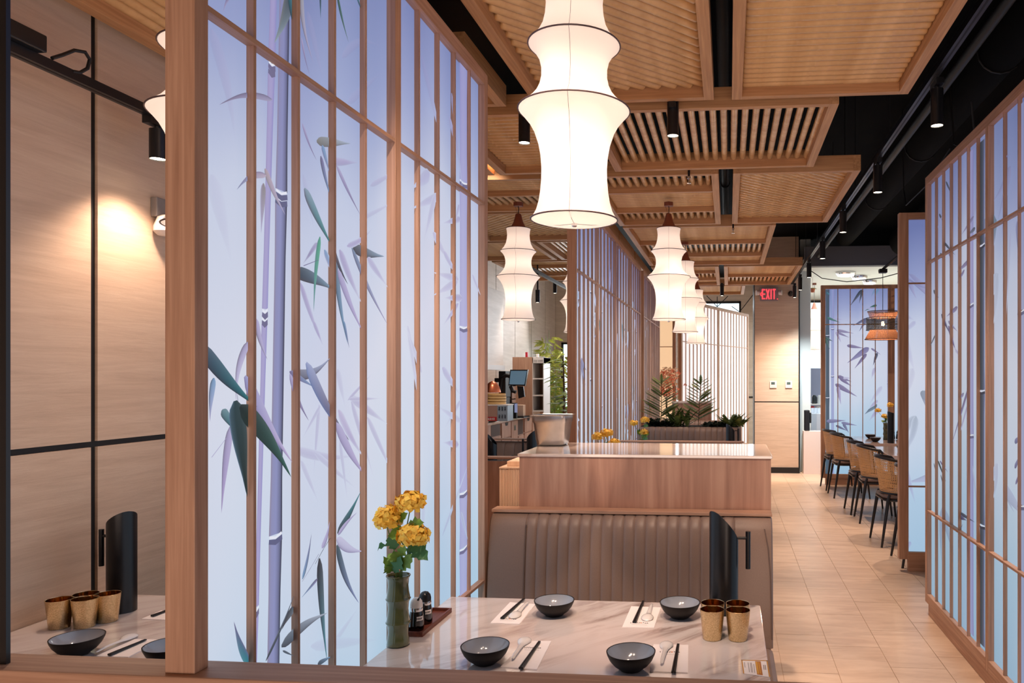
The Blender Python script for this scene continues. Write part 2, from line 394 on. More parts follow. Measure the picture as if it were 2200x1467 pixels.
PANELS = [
 ('bamboo ceiling panel with slanting rods above the big lantern', -1.03, -.076, 2.2, 3.945, [(1, 'd')]),
 ('large bamboo ceiling panel with crosswise rods at the top right', .018, .92, 2.2, 3.955, [(1, 'x')]),
 ('bamboo ceiling panel left of the big lantern behind the screen', -2.3, -1.19, 3.3, 3.94, [(1, 'x')]),
 ('open bamboo ceiling panel with lengthwise rods right behind the big lantern', -.80, .587, 4.06, 5.27, [(1, 'Y')]),
 ('closed bamboo ceiling panel with crosswise rods left behind the big lantern', -1.64, -.88, 4.06, 5.28, [(1, 'x')]),
 ('bamboo ceiling panel at the second row beside the left wall', -2.35, -1.68, 4.06, 5.28, [(1, 'Y')]),
 ('three part bamboo ceiling panel that the right small lantern hangs from', -1.045, -.072, 5.39, 7.18, [(.5, 'Y'), (.72, 'x'), (.5, 'Y')]),
 ('bamboo ceiling panel with slanting rods beside the black track', .034, .93, 5.39, 7.18, [(1, 'd')]),
 ('two part bamboo ceiling panel above the left small lantern', -2.2, -1.16, 5.4, 6.47, [(.5, 'x'), (.5, 'Y')]),
 ('bamboo ceiling panel with backward slanting rods behind the left small lantern', -2.6, -1.16, 6.53, 7.88, [(1, 'e')]),
 ('three part bamboo ceiling panel in the middle of the fourth row', -1.03, .455, 7.27, 9.8, [(.95, 'x'), (.85, 'Y'), (.6, 'x')]),
 ('closed bamboo ceiling panel far left beyond the left small lantern', -3.3, -2.13, 7.95, 9.2, [(1, 'x')]),
 ('open bamboo ceiling panel left of the second screen post', -2.07, -1.16, 7.95, 9.2, [(1, 'Y')]),
 ('open and closed bamboo ceiling panel behind the half hidden left lantern', -3.0, -1.16, 9.3, 11.2, [(.6, 'x'), (.8, 'Y'), (.5, 'x')]),
 ('fifth row bamboo ceiling panel left of the small centre spotlight', -1.03, -.13, 9.95, 12.0, [(.6, 'x'), (.7, 'Y'), (.5, 'x')]),
 ('fifth row bamboo ceiling panel in front of the exit sign', -.06, .97, 9.95, 12.0, [(1.1, 'x'), (.9, 'Y')]),
 ('last narrow bamboo ceiling panel before the back wall', -.75, .27, 12.1, 13.4, [(1, 'x')]),
]
for l_, *a_ in PANELS: ceiling_frame(l_, *a_)
ceiling_frame('bamboo ceiling panel over the left booth beside the stone wall', -2.29, -1.2, .9, 3.2, [(1, 'y')], z=2.90)
# hanger rods between the frames and the black ceiling
for i, (x, y) in enumerate(((.5, 4.3), (-.2, 6.2), (.85, 5.6), (.3, 8.0), (.9, 10.2), (.86, 3.6), (-.9, 3.6))):
    make(B().path([(x, y, 3.14), (x, y, 3.9)], .004, 6), 'hanger_wire', dark_metal, label='thin hanger wire above ' + ['the open panel behind the big lantern', 'the three part panel of the third row', 'the slanting rod panel of the third row', 'the three part panel of the fourth row', 'the panel before the exit sign', 'the large top right panel', 'the panel over the big lantern'][i], cat='wire', group='hanger wires')
# ================================================================ backlit bamboo screens
BASEZ = [(0.0, (156, 192, 218)), (.7, (176, 206, 228)), (1.15, (206, 219, 236)), (1.7, (217, 221, 236)), (2.15, (200, 208, 230)), (2.5, (150, 161, 204)), (2.95, (108, 120, 172))]
def lerp(a, b, t): return tuple(x+(y-x)*t for x, y in zip(a, b))
def basecol(s, z, ph=0.0):
    z = z + .16*sin(s*3.1+ph) + .05*sin(s*17+ph*2)
    for (za, ca), (zb, cb) in zip(BASEZ, BASEZ[1:]):
        if z <= zb: c = lerp(ca, cb, max(0, min(1, (z-za)/(zb-za)))); break
    else: c = BASEZ[-1][1]
    k = .5+.5*sin(s*9+1.3*z+ph); c = lerp(c, (206, 200, 226), .22*k*max(0, 1-abs(z-1.6)/1.4))
    k2 = max(0, sin(s*5.5-z*1.1+ph*1.7)); return lerp(c, (178, 196, 228), .18*k2)
class Art:
    def __init__(s, ph=0): s.b = B(); s.k = 0; s.ph = ph; s.lim = None
    def strip(s, rows, cols):
        n = len(s.b.v); y = -(.0026+.00007*s.k); s.k += 1; m = len(rows[0])
        for r, c in zip(rows, cols):
            for (x, z), cc in zip(r, c):
                if s.lim: x = max(s.lim[0], min(s.lim[1], x)); z = max(s.lim[2], min(s.lim[3], z))
                s.b.v.append((x, y, z)); s.b.c.append(s2l(cc))
        for i in range(len(rows)-1):
            for j in range(m-1):
                a = n+i*m+j; s.b.f.append((a, a+1, a+m+1, a+m))
    def leaf(s, p0, p1, w, bend=0, c0=(70, 80, 90), c1=(120, 130, 170), edge=(60, 60, 80), soft=0, alpha=1.0):
        dx, dz = p1[0]-p0[0], p1[1]-p0[1]; L = hypot(dx, dz) or 1e-6; nx, nz = -dz/L, dx/L
        rows, cols = [], []; n = 14
        for i in range(n+1):
            t = i/n; cx = p0[0]+dx*t+nx*bend*L*sin(pi*t); cz = p0[1]+dz*t+nz*bend*L*sin(pi*t)
            pr = w*min(1, (t/.10))**.5*(1-t)**.75*(1.28 if t > .02 else 1)*(.8+.4*sin(pi*min(1, t*1.25)))
            if i == 0: pr = w*.25
            r, c = [], []
            for q in (-1, -.8, -.25, .4, .85, 1):
                r.append((cx+nx*pr*q, cz+nz*pr*q)); bg = basecol(cx, cz, s.ph)
                mid = lerp(c0, c1, t)
                cc = lerp(edge, mid, .55 if q < -.7 else .9) if q < 0 else lerp(mid, (225, 225, 240), .16*(q if q > 0 else 0))
                if q == -1: cc = edge
                cc = lerp(bg, cc, alpha)
                if soft and abs(q) == 1: cc = bg
                if soft and abs(q) > .7 and abs(q) < 1: cc = lerp(bg, cc, .55)
                if soft: cc = lerp(cc, bg, max(0, (t-.55)/.45))
                c.append(cc)
            rows.append(r); cols.append(c)
        s.strip(rows, cols)
    def stalk(s, xa, xb, xa2, xb2, z0, z1, cl, cm, cr, alpha=1.0, nodes=()):
        ns = sorted(nodes); cuts = [z0]+[q for q in ns if z0 < q < z1]+[z1]
        for za, zb in zip(cuts, cuts[1:]):
            rows, cols = [], []; n = max(3, int((zb-za)/.12))
            for i in range(n+1):
                z = za+(zb-za)*i/n; g = 0 if za == z0 and i == 0 else 0
                if i == 0 and za != z0: z += .006
                if i == n and zb != z1: z -= .012
                t = (z-z0)/(z1-z0); a = xa+(xa2-xa)*t; b = xb+(xb2-xb)*t; wd = b-a
                fl = .06*wd if (i in (0, n)) else 0
                r, c = [], []
                for q, col in ((0, cl), (.18, lerp(cl, cm, .8)), (.5, cm), (.80, lerp(cm, cr, .35)), (.93, lerp(cm, cr, .8)), (1, cr)):
                    r.append((a-fl+(wd+2*fl)*q, z)); c.append(lerp(basecol(a, z, s.ph), lerp(col, basecol(a, z, s.ph), .06), alpha))
                rows.append(r); cols.append(c)
            s.strip(rows, cols)
        for q in ns:
            if z0 < q < z1:
                t = (q-z0)/(z1-z0); a = xa+(xa2-xa)*t; b = xb+(xb2-xb)*t; wd = b-a
                dk = lerp(cm, (60, 60, 84), .5)
                s.strip([[(a-.08*wd, q-.013), (a+.5*wd, q-.02), (b+.08*wd, q-.012)], [(a-.05*wd, q-.002), (a+.5*wd, q-.006), (b+.05*wd, q+.001)]], [[dk]*3]*2)
                s.strip([[(a, q-.001), (a+.5*wd, q-.005), (b, q+.002)], [(a, q+.006), (a+.5*wd, q+.001), (b, q+.009)]], [[(232, 234, 246)]*3]*2)
    def twig(s, pts, w, col):
        for (a, b) in zip(pts, pts[1:]):
            dx, dz = b[0]-a[0], b[1]-a[1]; L = hypot(dx, dz) or 1e-6; nx, nz = -dz/L*w, dx/L*w
            s.strip([[(a[0]-nx, a[1]-nz), (a[0]+nx, a[1]+nz)], [(b[0]-nx*.7, b[1]-nz*.7), (b[0]+nx*.7, b[1]+nz*.7)]], [[col]*2]*2)
def random_art(A, x0, x1, seed, dens=1.0, strength=1.0, z0=.15, z1=2.8, stalks=True):
    R = random.Random(seed); W = x1-x0
    if stalks:
        for q in range(max(1, int(W/.45))):
            x = x0+W*R.random(); wd = R.uniform(.025, .06); al = R.uniform(.35, .9)*strength; dr = R.uniform(-.03, .03)
            cm = R.choice([(140, 146, 196), (156, 150, 200), (96, 110, 140)])
            A.stalk(x, x+wd, x+dr, x+dr+wd*.9, z0, z1, lerp(cm, (90, 90, 130), .3), cm, lerp(cm, (60, 64, 90), .7), al, [R.uniform(.4, .9), R.uniform(1.2, 1.6), R.uniform(2.0, 2.4)])
    for q in range(int(13*W*dens)):
        bx, bz = x0+W*R.random(), R.uniform(z0+.25, z1-.05); soft = R.random() < .6
        al = (R.uniform(.2, .45) if soft else R.uniform(.6, 1))*strength
        base = R.uniform(-2.7, -.5); n = R.choice([2, 3, 3, 4])
        c0 = R.choice([(70, 84, 100), (120, 116, 160), (60, 96, 100), (140, 134, 176), (96, 100, 140)]) ; c1 = R.choice([(150, 150, 196), (110, 136, 176), (168, 154, 196)])
        for j in range(n):
            a = base + (j-(n-1)/2)*R.uniform(.32, .5); L = R.uniform(.14, .36)
            A.leaf((bx+R.uniform(-.01, .01), bz), (bx+L*cos(a), bz+L*sin(a)), L*R.uniform(.065, .1), R.uniform(-.08, .08), c0, c1, lerp(c0, (50, 50, 70), .4), soft, al)
def screen(label, origin, rz, posts, art, z0=.10, z1=2.94, pitch=.176, panel='print', rails=(.69, 2.355), first_post_z=None, group='backlit bamboo screens', zp0=None, slat_at=None, tiltless=True, back=True, name='screen'):
    t = thing(name, label, 'screen', origin, rz, group=group)
    D = .032; x0, x1 = posts[0][0], posts[-1][1]; zt = z1-.055
    for i, (a, b) in enumerate(posts):
        zz = first_post_z if (i == 0 and first_post_z) else z0
        make(B().box(a, -D, zz, b, D, zt if 0 < i < len(posts)-1 else z1), 'post', oak_z, t, bevel=.0015)
    make(B().box(posts[0][1], -D, zt, posts[-1][0], D, z1), 'top_rail', oak_x, t, bevel=.0015)
    xb0 = zp0 if zp0 is not None else posts[0][1]
    for i, ((a, b), (c, d)) in enumerate(zip(posts, posts[1:])):
        lo = max(b, xb0) if i == 0 else b
        make(B().box(lo, -D, z0, c, D, z0+.06), 'bottom_rail', oak_x, t, bevel=.0015)
        if first_post_z and i == 0:
            pz0 = first_post_z
        isp = panel in ('print', 'dim')
        pb = B(); nx, nz = (max(4, int((c-b)/.04)), 60) if isp else (2, 8)
        zlo = z0+.05
        for sy in (-.002, .002):
            if sy < 0: pb.grid(nx, nz, lambda u, v: (b+(c-b)*u, sy, zlo+(zt-zlo)*v))
            else: pb.grid(nx, nz, lambda u, v: (c-(c-b)*u, sy, zlo+(zt-zlo)*v))
        if isp: pb.c = [s2l(basecol(x, z, art.ph if art else 0)) for x, y, z in pb.v]
        po = make(pb, 'light_panel', {'print': printm, 'dim': printm_dim, 'warm': warmglow, 'white': whiteglow}[panel], t)
        xs = slat_at[i] if slat_at else None
        if xs is None:
            n = max(1, round((c-b)/pitch)-1); st = (c-b)/(n+1); xs = [b+st*(q+1)-.005 for q in range(n)]
        for s in xs:
            for side in ((-1, 1) if back else (-1,)):
                y0, y1 = (-.022, -.0045) if side < 0 else (.0045, .022)
                make(B().box(s, y0, z0+.06, s+.010, y1, zt), 'slat', oak_z, t)
        for zr in rails:
            for side in ((-1, 1) if back else (-1,)):
                y0, y1 = (-.031, -.0225) if side < 0 else (.0225, .031)
                make(B().box(b, y0, zr, c, y1, zr+.012).box(b, min(y0, -.0045) if side < 0 else .0045, zr+.001, c, -.0045 if side < 0 else max(y1, .0045), zr+.011) if False else B().box(b, -.031 if side < 0 else .0045, zr, c, -.0045 if side < 0 else .031, zr+.012), 'cross_rail', oak_x, t)
    if art and art.b.v: make(art.b, 'printed_bamboo', printm_dim if panel == 'dim' else printm, t, kind='stuff')
    if z0 > .02: make(B().box(xb0, -.022, 0, x1, .022, z0), 'plinth', dark_metal if False else oak_x, t)
    return t
# ---- big screen beside the near table: the print is laid out on its plane X = -1.10
XP = -1.102; Y0 = 1.417
A1 = Art(0.4); A1.lim = (.042, 1.80, .16, 2.88)
def zA(x, y): p = onx(440+x/4.074, y/4.074, XP+.003); return (p[1]-Y0, p[2])
def zB(x, y): p = onx(440+x/4.074, 350+y/4.074, XP+.003); return (p[1]-Y0, p[2])
def zC(x, y): p = onx(440+x/4.074, 700+y/4.074, XP+.003); return (p[1]-Y0, p[2])
def zD(x, y): p = onx(440+x/3.965, 1060+y/3.965, XP+.003); return (p[1]-Y0, p[2])
def PW(px, x):   # width in metres of px zoomed pixels at zoomed column x
    u = 440+x/4.03; p = ray(u, 808); return px/4.03/1610*(XP/p[0])
VI = (168, 160, 200); VD = (110, 100, 140); DK = (50, 60, 72); TEAL = (46, 104, 116); BLU = (112, 150, 190); OL = (120, 120, 118); GRN = (50, 84, 78); VDK = (30, 46, 46)
# blurred background leaves first
for a in ((zA(60, 250), zA(270, 1250), 60, .05, .28), (zA(900, 100), zA(1050, 760), 50, 0, .22), (zA(1200, 500), zA(1560, 420), 40, .1, .25), (zA(1250, 900), zA(1560, 620), 40, 0, .25),
          (zB(60, 100), zB(240, 900), 70, 0, .15), (zB(860, 100), zB(960, 600), 30, 0, .2), (zB(1450, 200), zB(1700, 60), 26, 0, .4), (zB(1350, 500), zB(1680, 330), 22, 0, .3),
          (zC(1160, 380), zC(1230, 720), 40, 0, .25), (zC(1000, 690), zC(950, 1330), 26, 0, .38), (zC(1010, 700), zC(845, 1000), 18, 0, .4), (zC(780, 1080), zC(1330, 1130), 40, -.04, .4),
          (zC(960, 1110), zC(1330, 1430), 26, 0, .35), (zC(840, 1180), zC(1000, 1560), 26, 0, .3), (zC(1180, 1000), zC(1250, 1550), 26, 0, .35), (zC(1270, 620), zC(1600, 860), 44, 0, .5),
          (zC(1250, 650), zC(1470, 410), 16, 0, .55), (zC(1255, 640), zC(1550, 635), 18, 0, .5), (zC(1280, 660), zC(1480, 1340), 34, 0, .45), (zC(1420, 800), zC(1660, 1330), 36, 0, .45), (zD(1080, 1300), zD(1320, 950), 30, 0, .2), (zD(900, 1300), zD(1500, 1240), 50, 0, .18)):
    A1.leaf(a[0], a[1], PW(a[2], 900), a[3], VI, VI, VD, 1, a[4])
# stalks
s0, s1 = zA(552, 0), zD(424, 1430)
def stalk_px(x0t, x1t, x0b, x1b, nodes, cl, cm, cr):
    t0 = zA(x0t, 730)[0]; t1 = zA(x1t, 730)[0]; b0 = zD(x0b, 700)[0]; b1 = zD(x1b, 700)[0]
    za, zb = zD(x0b, 700)[1], zA(x0t, 730)[1]
    def ex(a, b, z): return a+(b-a)*(z-za)/(zb-za)
    A1.stalk(ex(b0, t0, .16), ex(b1, t1, .16), ex(b0, t0, 2.88), ex(b1, t1, 2.88), .16, 2.88, cl, cm, cr, .95, nodes)
stalk_px(548, 602, 428, 462, [zA(575, 560)[1], zA(575, 606)[1], zB(520, 1300)[1], zB(520, 1370)[1], zD(440, 985)[1]], (150, 140, 186), (166, 158, 204), (140, 136, 196))
stalk_px(632, 722, 538, 640, [zB(660, 262)[1], zB(660, 318)[1], zD(590, 370)[1]], (138, 128, 152), (134, 138, 186), (40, 42, 60))
for f, p0, p1, w_, bd, c0, c1, ed, so, al in (
 (zA, (225, -60), (148, 112), 12, .05, VD, VI, VD, 0, .9), (zA, (745, -90), (596, 380), 52, -.04, DK, (140, 160, 168), OL, 0, .92), (zA, (730, -60), (782, 285), 26, .05, TEAL, DK, DK, 0, .95),
 (zA, (835, -80), (940, 552), 30, .10, (150, 150, 160), VI, (74, 70, 76), 0, .95), (zA, (835, 330), (906, 655), 12, .04, VI, VD, VD, 0, .9), (zA, (1000, -60), (1004, 165), 12, 0, DK, TEAL, DK, 0, .9),
 (zA, (1150, -40), (1250, 375), 18, .04, GRN, (80, 120, 120), VDK, 0, .95), (zA, (1320, -30), (1370, 115), 12, 0, TEAL, DK, DK, 0, .9),
 (zA, (575, 872), (112, 918), 22, .07, (150, 144, 176), (120, 110, 140), (90, 84, 110), 0, .9), (zA, (842, 1080), (968, 1405), 14, .05, VI, VD, VD, 0, .9),
 (zA, (968, 1238), (1268, 1256), 36, .0, OL, (160, 176, 200), (104, 100, 104), 0, .95), (zA, (1016, 1270), (1082, 1520), 24, 0, BLU, (130, 140, 176), VD, 0, .9), (zA, (1080, 1412), (1342, 1424), 34, 0, VI, VI, VD, 1, .8),
 (zA, (1003, 1365), (1100, 1760), 24, .03, VD, BLU, DK, 0, .9),
 (zB, (512, 50), (692, 455), 30, .04, (170, 150, 160), VI, OL, 0, .9), (zB, (522, 108), (264, 236), 24, .10, (180, 160, 180), (110, 120, 160), VD, 0, .85), (zB, (500, 178), (478, 620), 30, 0, (120, 110, 110), VI, VI, 0, .8),
 (zB, (858, 222), (1110, 745), 44, .02, (130, 150, 170), (44, 116, 116), (80, 66, 84), 0, .97), (zB, (972, 700), (840, 892), 22, 0, VI, VD, VD, 1, .8), (zB, (772, 950), (1135, 1122), 52, -.03, DK, (130, 160, 186), (70, 64, 72), 0, .95),
 (zB, (995, 646), (940, 1305), 26, .03, (80, 160, 130), (90, 140, 140), (90, 120, 130), 0, .95), (zB, (1140, 20), (1348, 455), 20, .02, VI, VD, VD, 0, .85), (zB, (1032, 760), (1150, 1060), 30, 0, BLU, VI, VD, 1, .85),
 (zB, (1165, 760), (1365, 1240), 44, .02, VI, (184, 178, 212), VD, 1, .85), (zB, (1100, 720), (1240, 1065), 24, .05, (90, 80, 96), DK, (60, 50, 66), 0, .95), (zB, (1130, 860), (1238, 1590), 36, .04, (100, 120, 140), BLU, DK, 0, .95),
 (zB, (1150, 930), (1380, 1500), 36, .03, VI, (176, 164, 206), VD, 0, .9), (zB, (1282, 744), (1560, 818), 42, .02, (74, 78, 88), (140, 164, 190), (60, 56, 66), 0, .96), (zB, (1272, 742), (1590, 1420), 26, .03, (110, 130, 160), VI, (80, 70, 96), 0, .93),
 (zB, (1410, 830), (1590, 1090), 36, 0, VI, VI, VI, 1, .6), (zB, (1230, 730), (1455, 570), 24, .05, VI, VI, VI, 1, .8), (zB, (820, 1050), (1018, 1600), 32, .02, VI, (184, 180, 214), VD, 1, .9),
 (zC, (60, 455), (25, 840), 30, .03, BLU, VI, DK, 0, .9), (zC, (360, 140), (255, 665), 34, .1, VI, (190, 184, 216), (90, 80, 100), 0, .9), (zC, (430, -60), (530, 296), 30, .06, VI, VI, (80, 70, 80), 0, .9),
 (zC, (205, 880), (125, 1640), 40, .02, VI, (160, 140, 190), (96, 88, 112), 0, .9), (zC, (130, 735), (240, 930), 40, -.04, (100, 130, 140), TEAL, DK, 0, .95),
 (zC, (330, 440), (748, 1195), 58, .03, (150, 150, 196), (184, 166, 206), VD, 0, .95), (zC, (-70, 170), (440, 710), 66, .03, (62, 72, 92), (24, 104, 110), (44, 42, 56), 0, .97),
 (zC, (245, 655), (352, 1500), 92, .0, (34, 56, 60), (22, 36, 34), (90, 116, 140), 0, .98), (zC, (290, 700), (738, 1325), 80, -.04, (28, 42, 42), (44, 90, 80), VDK, 0, .98),
 (zC, (725, 420), (1082, 278), 42, .10, (96, 96, 110), (160, 170, 206), (70, 60, 70), 0, .95), (zC, (722, 400), (950, 542), 22, 0, VD, BLU, VD, 0, .9), (zC, (725, 420), (892, 832), 26, .05, VI, VD, VD, 0, .9),
 (zC, (868, 322), (1248, 1005), 52, .04, (150, 160, 200), (70, 60, 80), (90, 110, 160), 0, .95), (zC, (1150, 735), (1380, 1160), 40, .03, (190, 182, 214), VI, VI, 1, .9), (zC, (1130, 850), (1400, 1330), 44, .03, VI, (170, 156, 200), VD, 0, .85),
 (zC, (1200, -40), (1246, 195), 14, 0, BLU, VD, DK, 0, .9), (zC, (930, -40), (1018, 178), 22, 0, VI, VI, VD, 1, .8),
 (zD, (1112, 340), (1312, -20), 34, .03, DK, (60, 140, 150), (50, 46, 56), 0, .97), (zD, (1115, 352), (1280, 160), 18, -.04, VI, VI, VD, 0, .9), (zD, (978, 466), (1045, 235), 24, .08, VI, VI, VD, 0, .85), (zD, (1105, 385), (1325, 492), 40, .06, (190, 186, 216), (180, 178, 212), VD, 0, .85),
 (zD, (1105, 440), (1296, 935), 34, .06, (60, 80, 90), (130, 140, 190), (46, 46, 60), 0, .96), (zD, (955, 552), (1022, 1430), 42, .02, (54, 54, 62), (80, 140, 156), (40, 40, 50), 0, .97), (zD, (810, 730), (888, 340), 18, .04, (110, 150, 190), VD, DK, 0, .9),
 (zD, (940, 725), (800, 890), 12, 0, VD, BLU, DK, 0, .9), (zD, (740, 970), (632, 1160), 30, .06, (90, 100, 110), (54, 50, 56), (50, 50, 60), 0, .95), (zD, (630, 1300), (1025, 1015), 44, -.05, (70, 80, 92), (170, 180, 200), (60, 60, 70), 0, .95),
 (zD, (345, 1440), (222, 1088), 34, -.04, (40, 120, 130), VD, VD, 0, .95), (zD, (640, 1338), (740, 1385), 8, 0, DK, DK, DK, 0, .8), (zD, (940, 1450), (1060, 1385), 18, 0, DK, BLU, DK, 0, .9),
 (zD, (495, 1425), (760, 800), 14, .03, (60, 66, 74), (90, 100, 120), DK, 0, .95)):
    A1.leaf(f(*p0), f(*p1), PW(w_, p0[0]), -bd, c0, c1, ed, so, al)
A1.twig([zD(1050, 375), zD(990, 470), zD(918, 600)], PW(3, 900), DK); A1.twig([zD(948, 515), zD(880, 630), zD(806, 750)], PW(2, 900), VD); A1.twig([zB(840, 900), zB(970, 850)], PW(3, 900), VD)
A1.twig([zC(262, 660), zC(256, 600)], PW(3, 200), VD); A1.twig([zC(30, 1150), zC(160, 980)], PW(3, 200), VI)
# second bay: pale foggy bamboo
def z2(u, v): p = onx(u, v, XP+.003); return (p[1]-Y0, p[2])
a, b = z2(984, 700)[0], z2(999, 700)[0]
A1.stalk(a, b, a, b, .16, 2.88, (150, 144, 200), (168, 164, 212), (150, 150, 206), .75, [z2(990, 704)[1], z2(990, 392)[1], z2(990, 1060)[1], z2(990, 1180)[1]])
for f, p0, p1, w_, al in ((z2, (918, 372), (880, 405), 14, .35), (z2, (940, 420), (876, 450), 9, .35), (z2, (930, 420), (905, 520), 10, .3), (z2, (985, 470), (945, 480), 7, .6), (z2, (982, 440), (972, 480), 6, .5), (z2, (925, 500), (965, 570), 10, .35),
    (z2, (948, 540), (982, 600), 8, .45), (z2, (980, 600), (925, 585), 8, .4), (z2, (978, 605), (925, 635), 9, .4), (z2, (988, 640), (948, 640), 8, .65), (z2, (980, 652), (945, 702), 6, .6), (z2, (945, 790), (985, 850), 10, .45), (z2, (985, 860), (950, 920), 6, .4),
    (z2, (980, 955), (945, 950), 8, .6), (z2, (985, 905), (930, 870), 7, .3), (z2, (900, 120), (950, 330), 12, .2), (z2, (960, 250), (985, 360), 7, .5), (z2, (965, 200), (990, 420), 8, .4), (z2, (1010, 590), (1030, 640), 5, .4), (z2, (870, 700), (900, 900), 9, .25),
    (z2, (985, 1100), (1000, 1160), 6, .5), (z2, (945, 1150), (1000, 1000), 5, .3), (z2, (905, 1060), (900, 1220), 10, .2), (z2, (900, 800), (862, 690), 8, .3)):
    A1.leaf(f(*p0), f(*p1), w_/1610*(XP/ray(p0[0], 808)[0])*.9, 0, (160, 150, 200), (176, 170, 212), VD, 1, al)
screen('largest backlit bamboo screen in the foreground, beside the near marble table', (XP, Y0, 0), pi/2, [(0, .040), (.914, .956), (1.803, 1.845)], A1, first_post_z=1.0, zp0=.075,
       slat_at=[[.203, .380, .555, .732], [1.122, 1.301, 1.468, 1.641]], z0=.06)
A2 = Art(1.9); A2.lim = (.04, 3.92, .16, 2.88); random_art(A2, .05, 3.8, 5, .7, .9)
screen('dense slatted screen behind the stainless tub, second along the left', (XP, 5.206, 0), pi/2, [(0, .04), (.90, .95), (1.88, 1.93), (2.92, 2.97), (3.92, 3.96)], A2, pitch=.19)
A3 = Art(3.0); A3.lim = (.05, 2.2, .16, 2.88); random_art(A3, .05, 1.9, 9, .7, .8)
screen('short far slatted screen, third along the left behind the ferns', (XP, 9.45, 0), pi/2, [(0, .05), (.78, .83), (1.5, 1.55), (2.2, 2.25)], A3, pitch=.17)
# right hand big screen (front face X = 1.33)
AR = Art(2.2); AR.lim = (.045, 3.3, .16, 2.88)
def zr_(u, v): p = onx(u, v, 1.358); return (5.215-p[1], p[2])
random_art(AR, .05, 1.15, 23, .25, .5, stalks=False); random_art(AR, 1.25, 1.9, 29, 1.0, .55)
a, b = zr_(2104, 800)[0], zr_(2111, 800)[0]; AR.stalk(a, b+.05, a, b+.05, .15, 2.86, (40, 46, 60), (52, 60, 66), (120, 128, 176), .95, [1.52, .8, 2.3])
a, b = zr_(2082, 800)[0], zr_(2094, 800)[0]; AR.stalk(a, b, a, b, .15, 2.86, (150, 146, 200), (164, 160, 206), (130, 126, 186), .8, [1.27, 2.0])
for p0, p1, w_, c, al, so in (((2020, 460), (2033, 480), 5, DK, .9, 0), ((2028, 462), (2010, 505), 4, VI, .5, 1), ((2022, 545), (2033, 560), 6, DK, .95, 0), ((2030, 520), (2055, 548), 5, DK, .95, 0), ((2038, 535), (2050, 568), 4, VD, .9, 0), ((2085, 560), (2058, 585), 8, VD, .8, 0),
    ((2075, 580), (2058, 610), 6, VD, .8, 0), ((2098, 490), (2082, 505), 7, DK, .7, 0), ((2095, 465), (2068, 505), 7, VD, .7, 0), ((2060, 660), (2036, 680), 8, VD, .8, 0), ((2008, 624), (2020, 640), 6, DK, .8, 0), ((2025, 675), (2045, 720), 8, (60, 60, 90), .9, 0), ((2040, 700), (2058, 760), 10, VD, .95, 0), ((2040, 690), (2060, 712), 6, VD, .7, 0),
    ((2035, 390), (2052, 425), 5, DK, .9, 0), ((2012, 720), (1998, 750), 4, DK, .8, 0), ((2085, 830), (2046, 960), 8, VD, .85, 0), ((2074, 845), (2060, 862), 6, VD, .7, 0), ((2082, 870), (2060, 950), 7, VI, .8, 1), ((2009, 995), (2018, 1030), 4, (60, 90, 110), .9, 0), ((2018, 990), (2036, 1036), 6, (40, 60, 60), .95, 0), ((2022, 990), (2040, 1015), 4, VD, .9, 0), ((2024, 1020), (2034, 1060), 4, DK, .8, 0),
    ((2066, 1102), (2098, 1122), 6, DK, .95, 0), ((2064, 1108), (2080, 1118), 8, (50, 50, 80), .9, 0), ((2062, 1148), (2072, 1125), 5, DK, .9, 0), ((2184, 950), (2200, 936), 9, (110, 110, 150), .9, 0), ((2184, 1005), (2198, 975), 8, (110, 110, 150), .9, 0), ((2186, 1040), (2200, 1005), 6, VD, .9, 0), ((2088, 870), (2080, 900), 5, DK, .7, 0), ((2160, 345), (2172, 330), 6, VD, .9, 0), ((2066, 765), (2050, 742), 6, VI, .7, 1), ((2093, 1000), (2110, 1150), 6, VI, .5, 1), ((2175, 500), (2165, 700), 8, VI, .4, 1)):
    AR.leaf(zr_(*p0), zr_(*p1), w_/1610*(1.358/ray(p0[0], 808)[0])*.55, 0, c, lerp(c, VI, .5), lerp(c, (40, 40, 60), .4), so, al)
a = zr_(2195, 800)[0]; AR.stalk(a-.02, a+.06, a-.02, a+.06, .15, 2.86, (170, 176, 214), (160, 164, 204), (140, 140, 190), .7, [1.9, 1.0])
screen('large backlit bamboo screen at the right edge, closest on the right of the aisle', (1.358, 5.215, 0), -pi/2, [(0, .045), (1.19, 1.235), (2.35, 2.395), (3.3, 3.345)], AR, z0=.08, panel='dim')
# facing screens on the right
AF = Art(.9); AF.lim = (.075, 1.0, .16, 2.88); random_art(AF, .05, 1.0, 41, 1.2, .6, stalks=False)
def zf(u, v): p = ony(u, v, 6.3); return (p[0]-1.395, p[2])
for p0, p1, w_, al in (((1936, 580), (1968, 605), 6, .35), ((1937, 672), (1968, 688), 6, .4), ((1968, 690), (1940, 718), 6, .35), ((1948, 815), (1937, 850), 8, .4), ((1938, 860), (1950, 940), 8, .5), ((1936, 930), (1956, 1035), 8, .5), ((1938, 1130), (1958, 1160), 8, .5), ((1958, 1165), (1936, 1195), 6, .5), ((1940, 720), (1968, 800), 10, .3), ((1945, 1000), (1970, 1090), 6, .5)):
    AF.leaf(zf(*p0), zf(*p1), w_*.003, 0, (150, 146, 196), (170, 166, 210), VD, 1, al)
screen('narrow backlit screen facing the camera next to the large right screen', (1.395, 6.33, 0), 0, [(0, .075), (1.0, 1.05)], AF, pitch=.17, slat_at=[[.24, .42, .6, .8]])
AG = Art(2.7); AG.lim = (.05, 1.9, .16, 2.88)
def zg(u, v): p = ony(u, v, 11.23); return (p[0]-1.36, p[2])
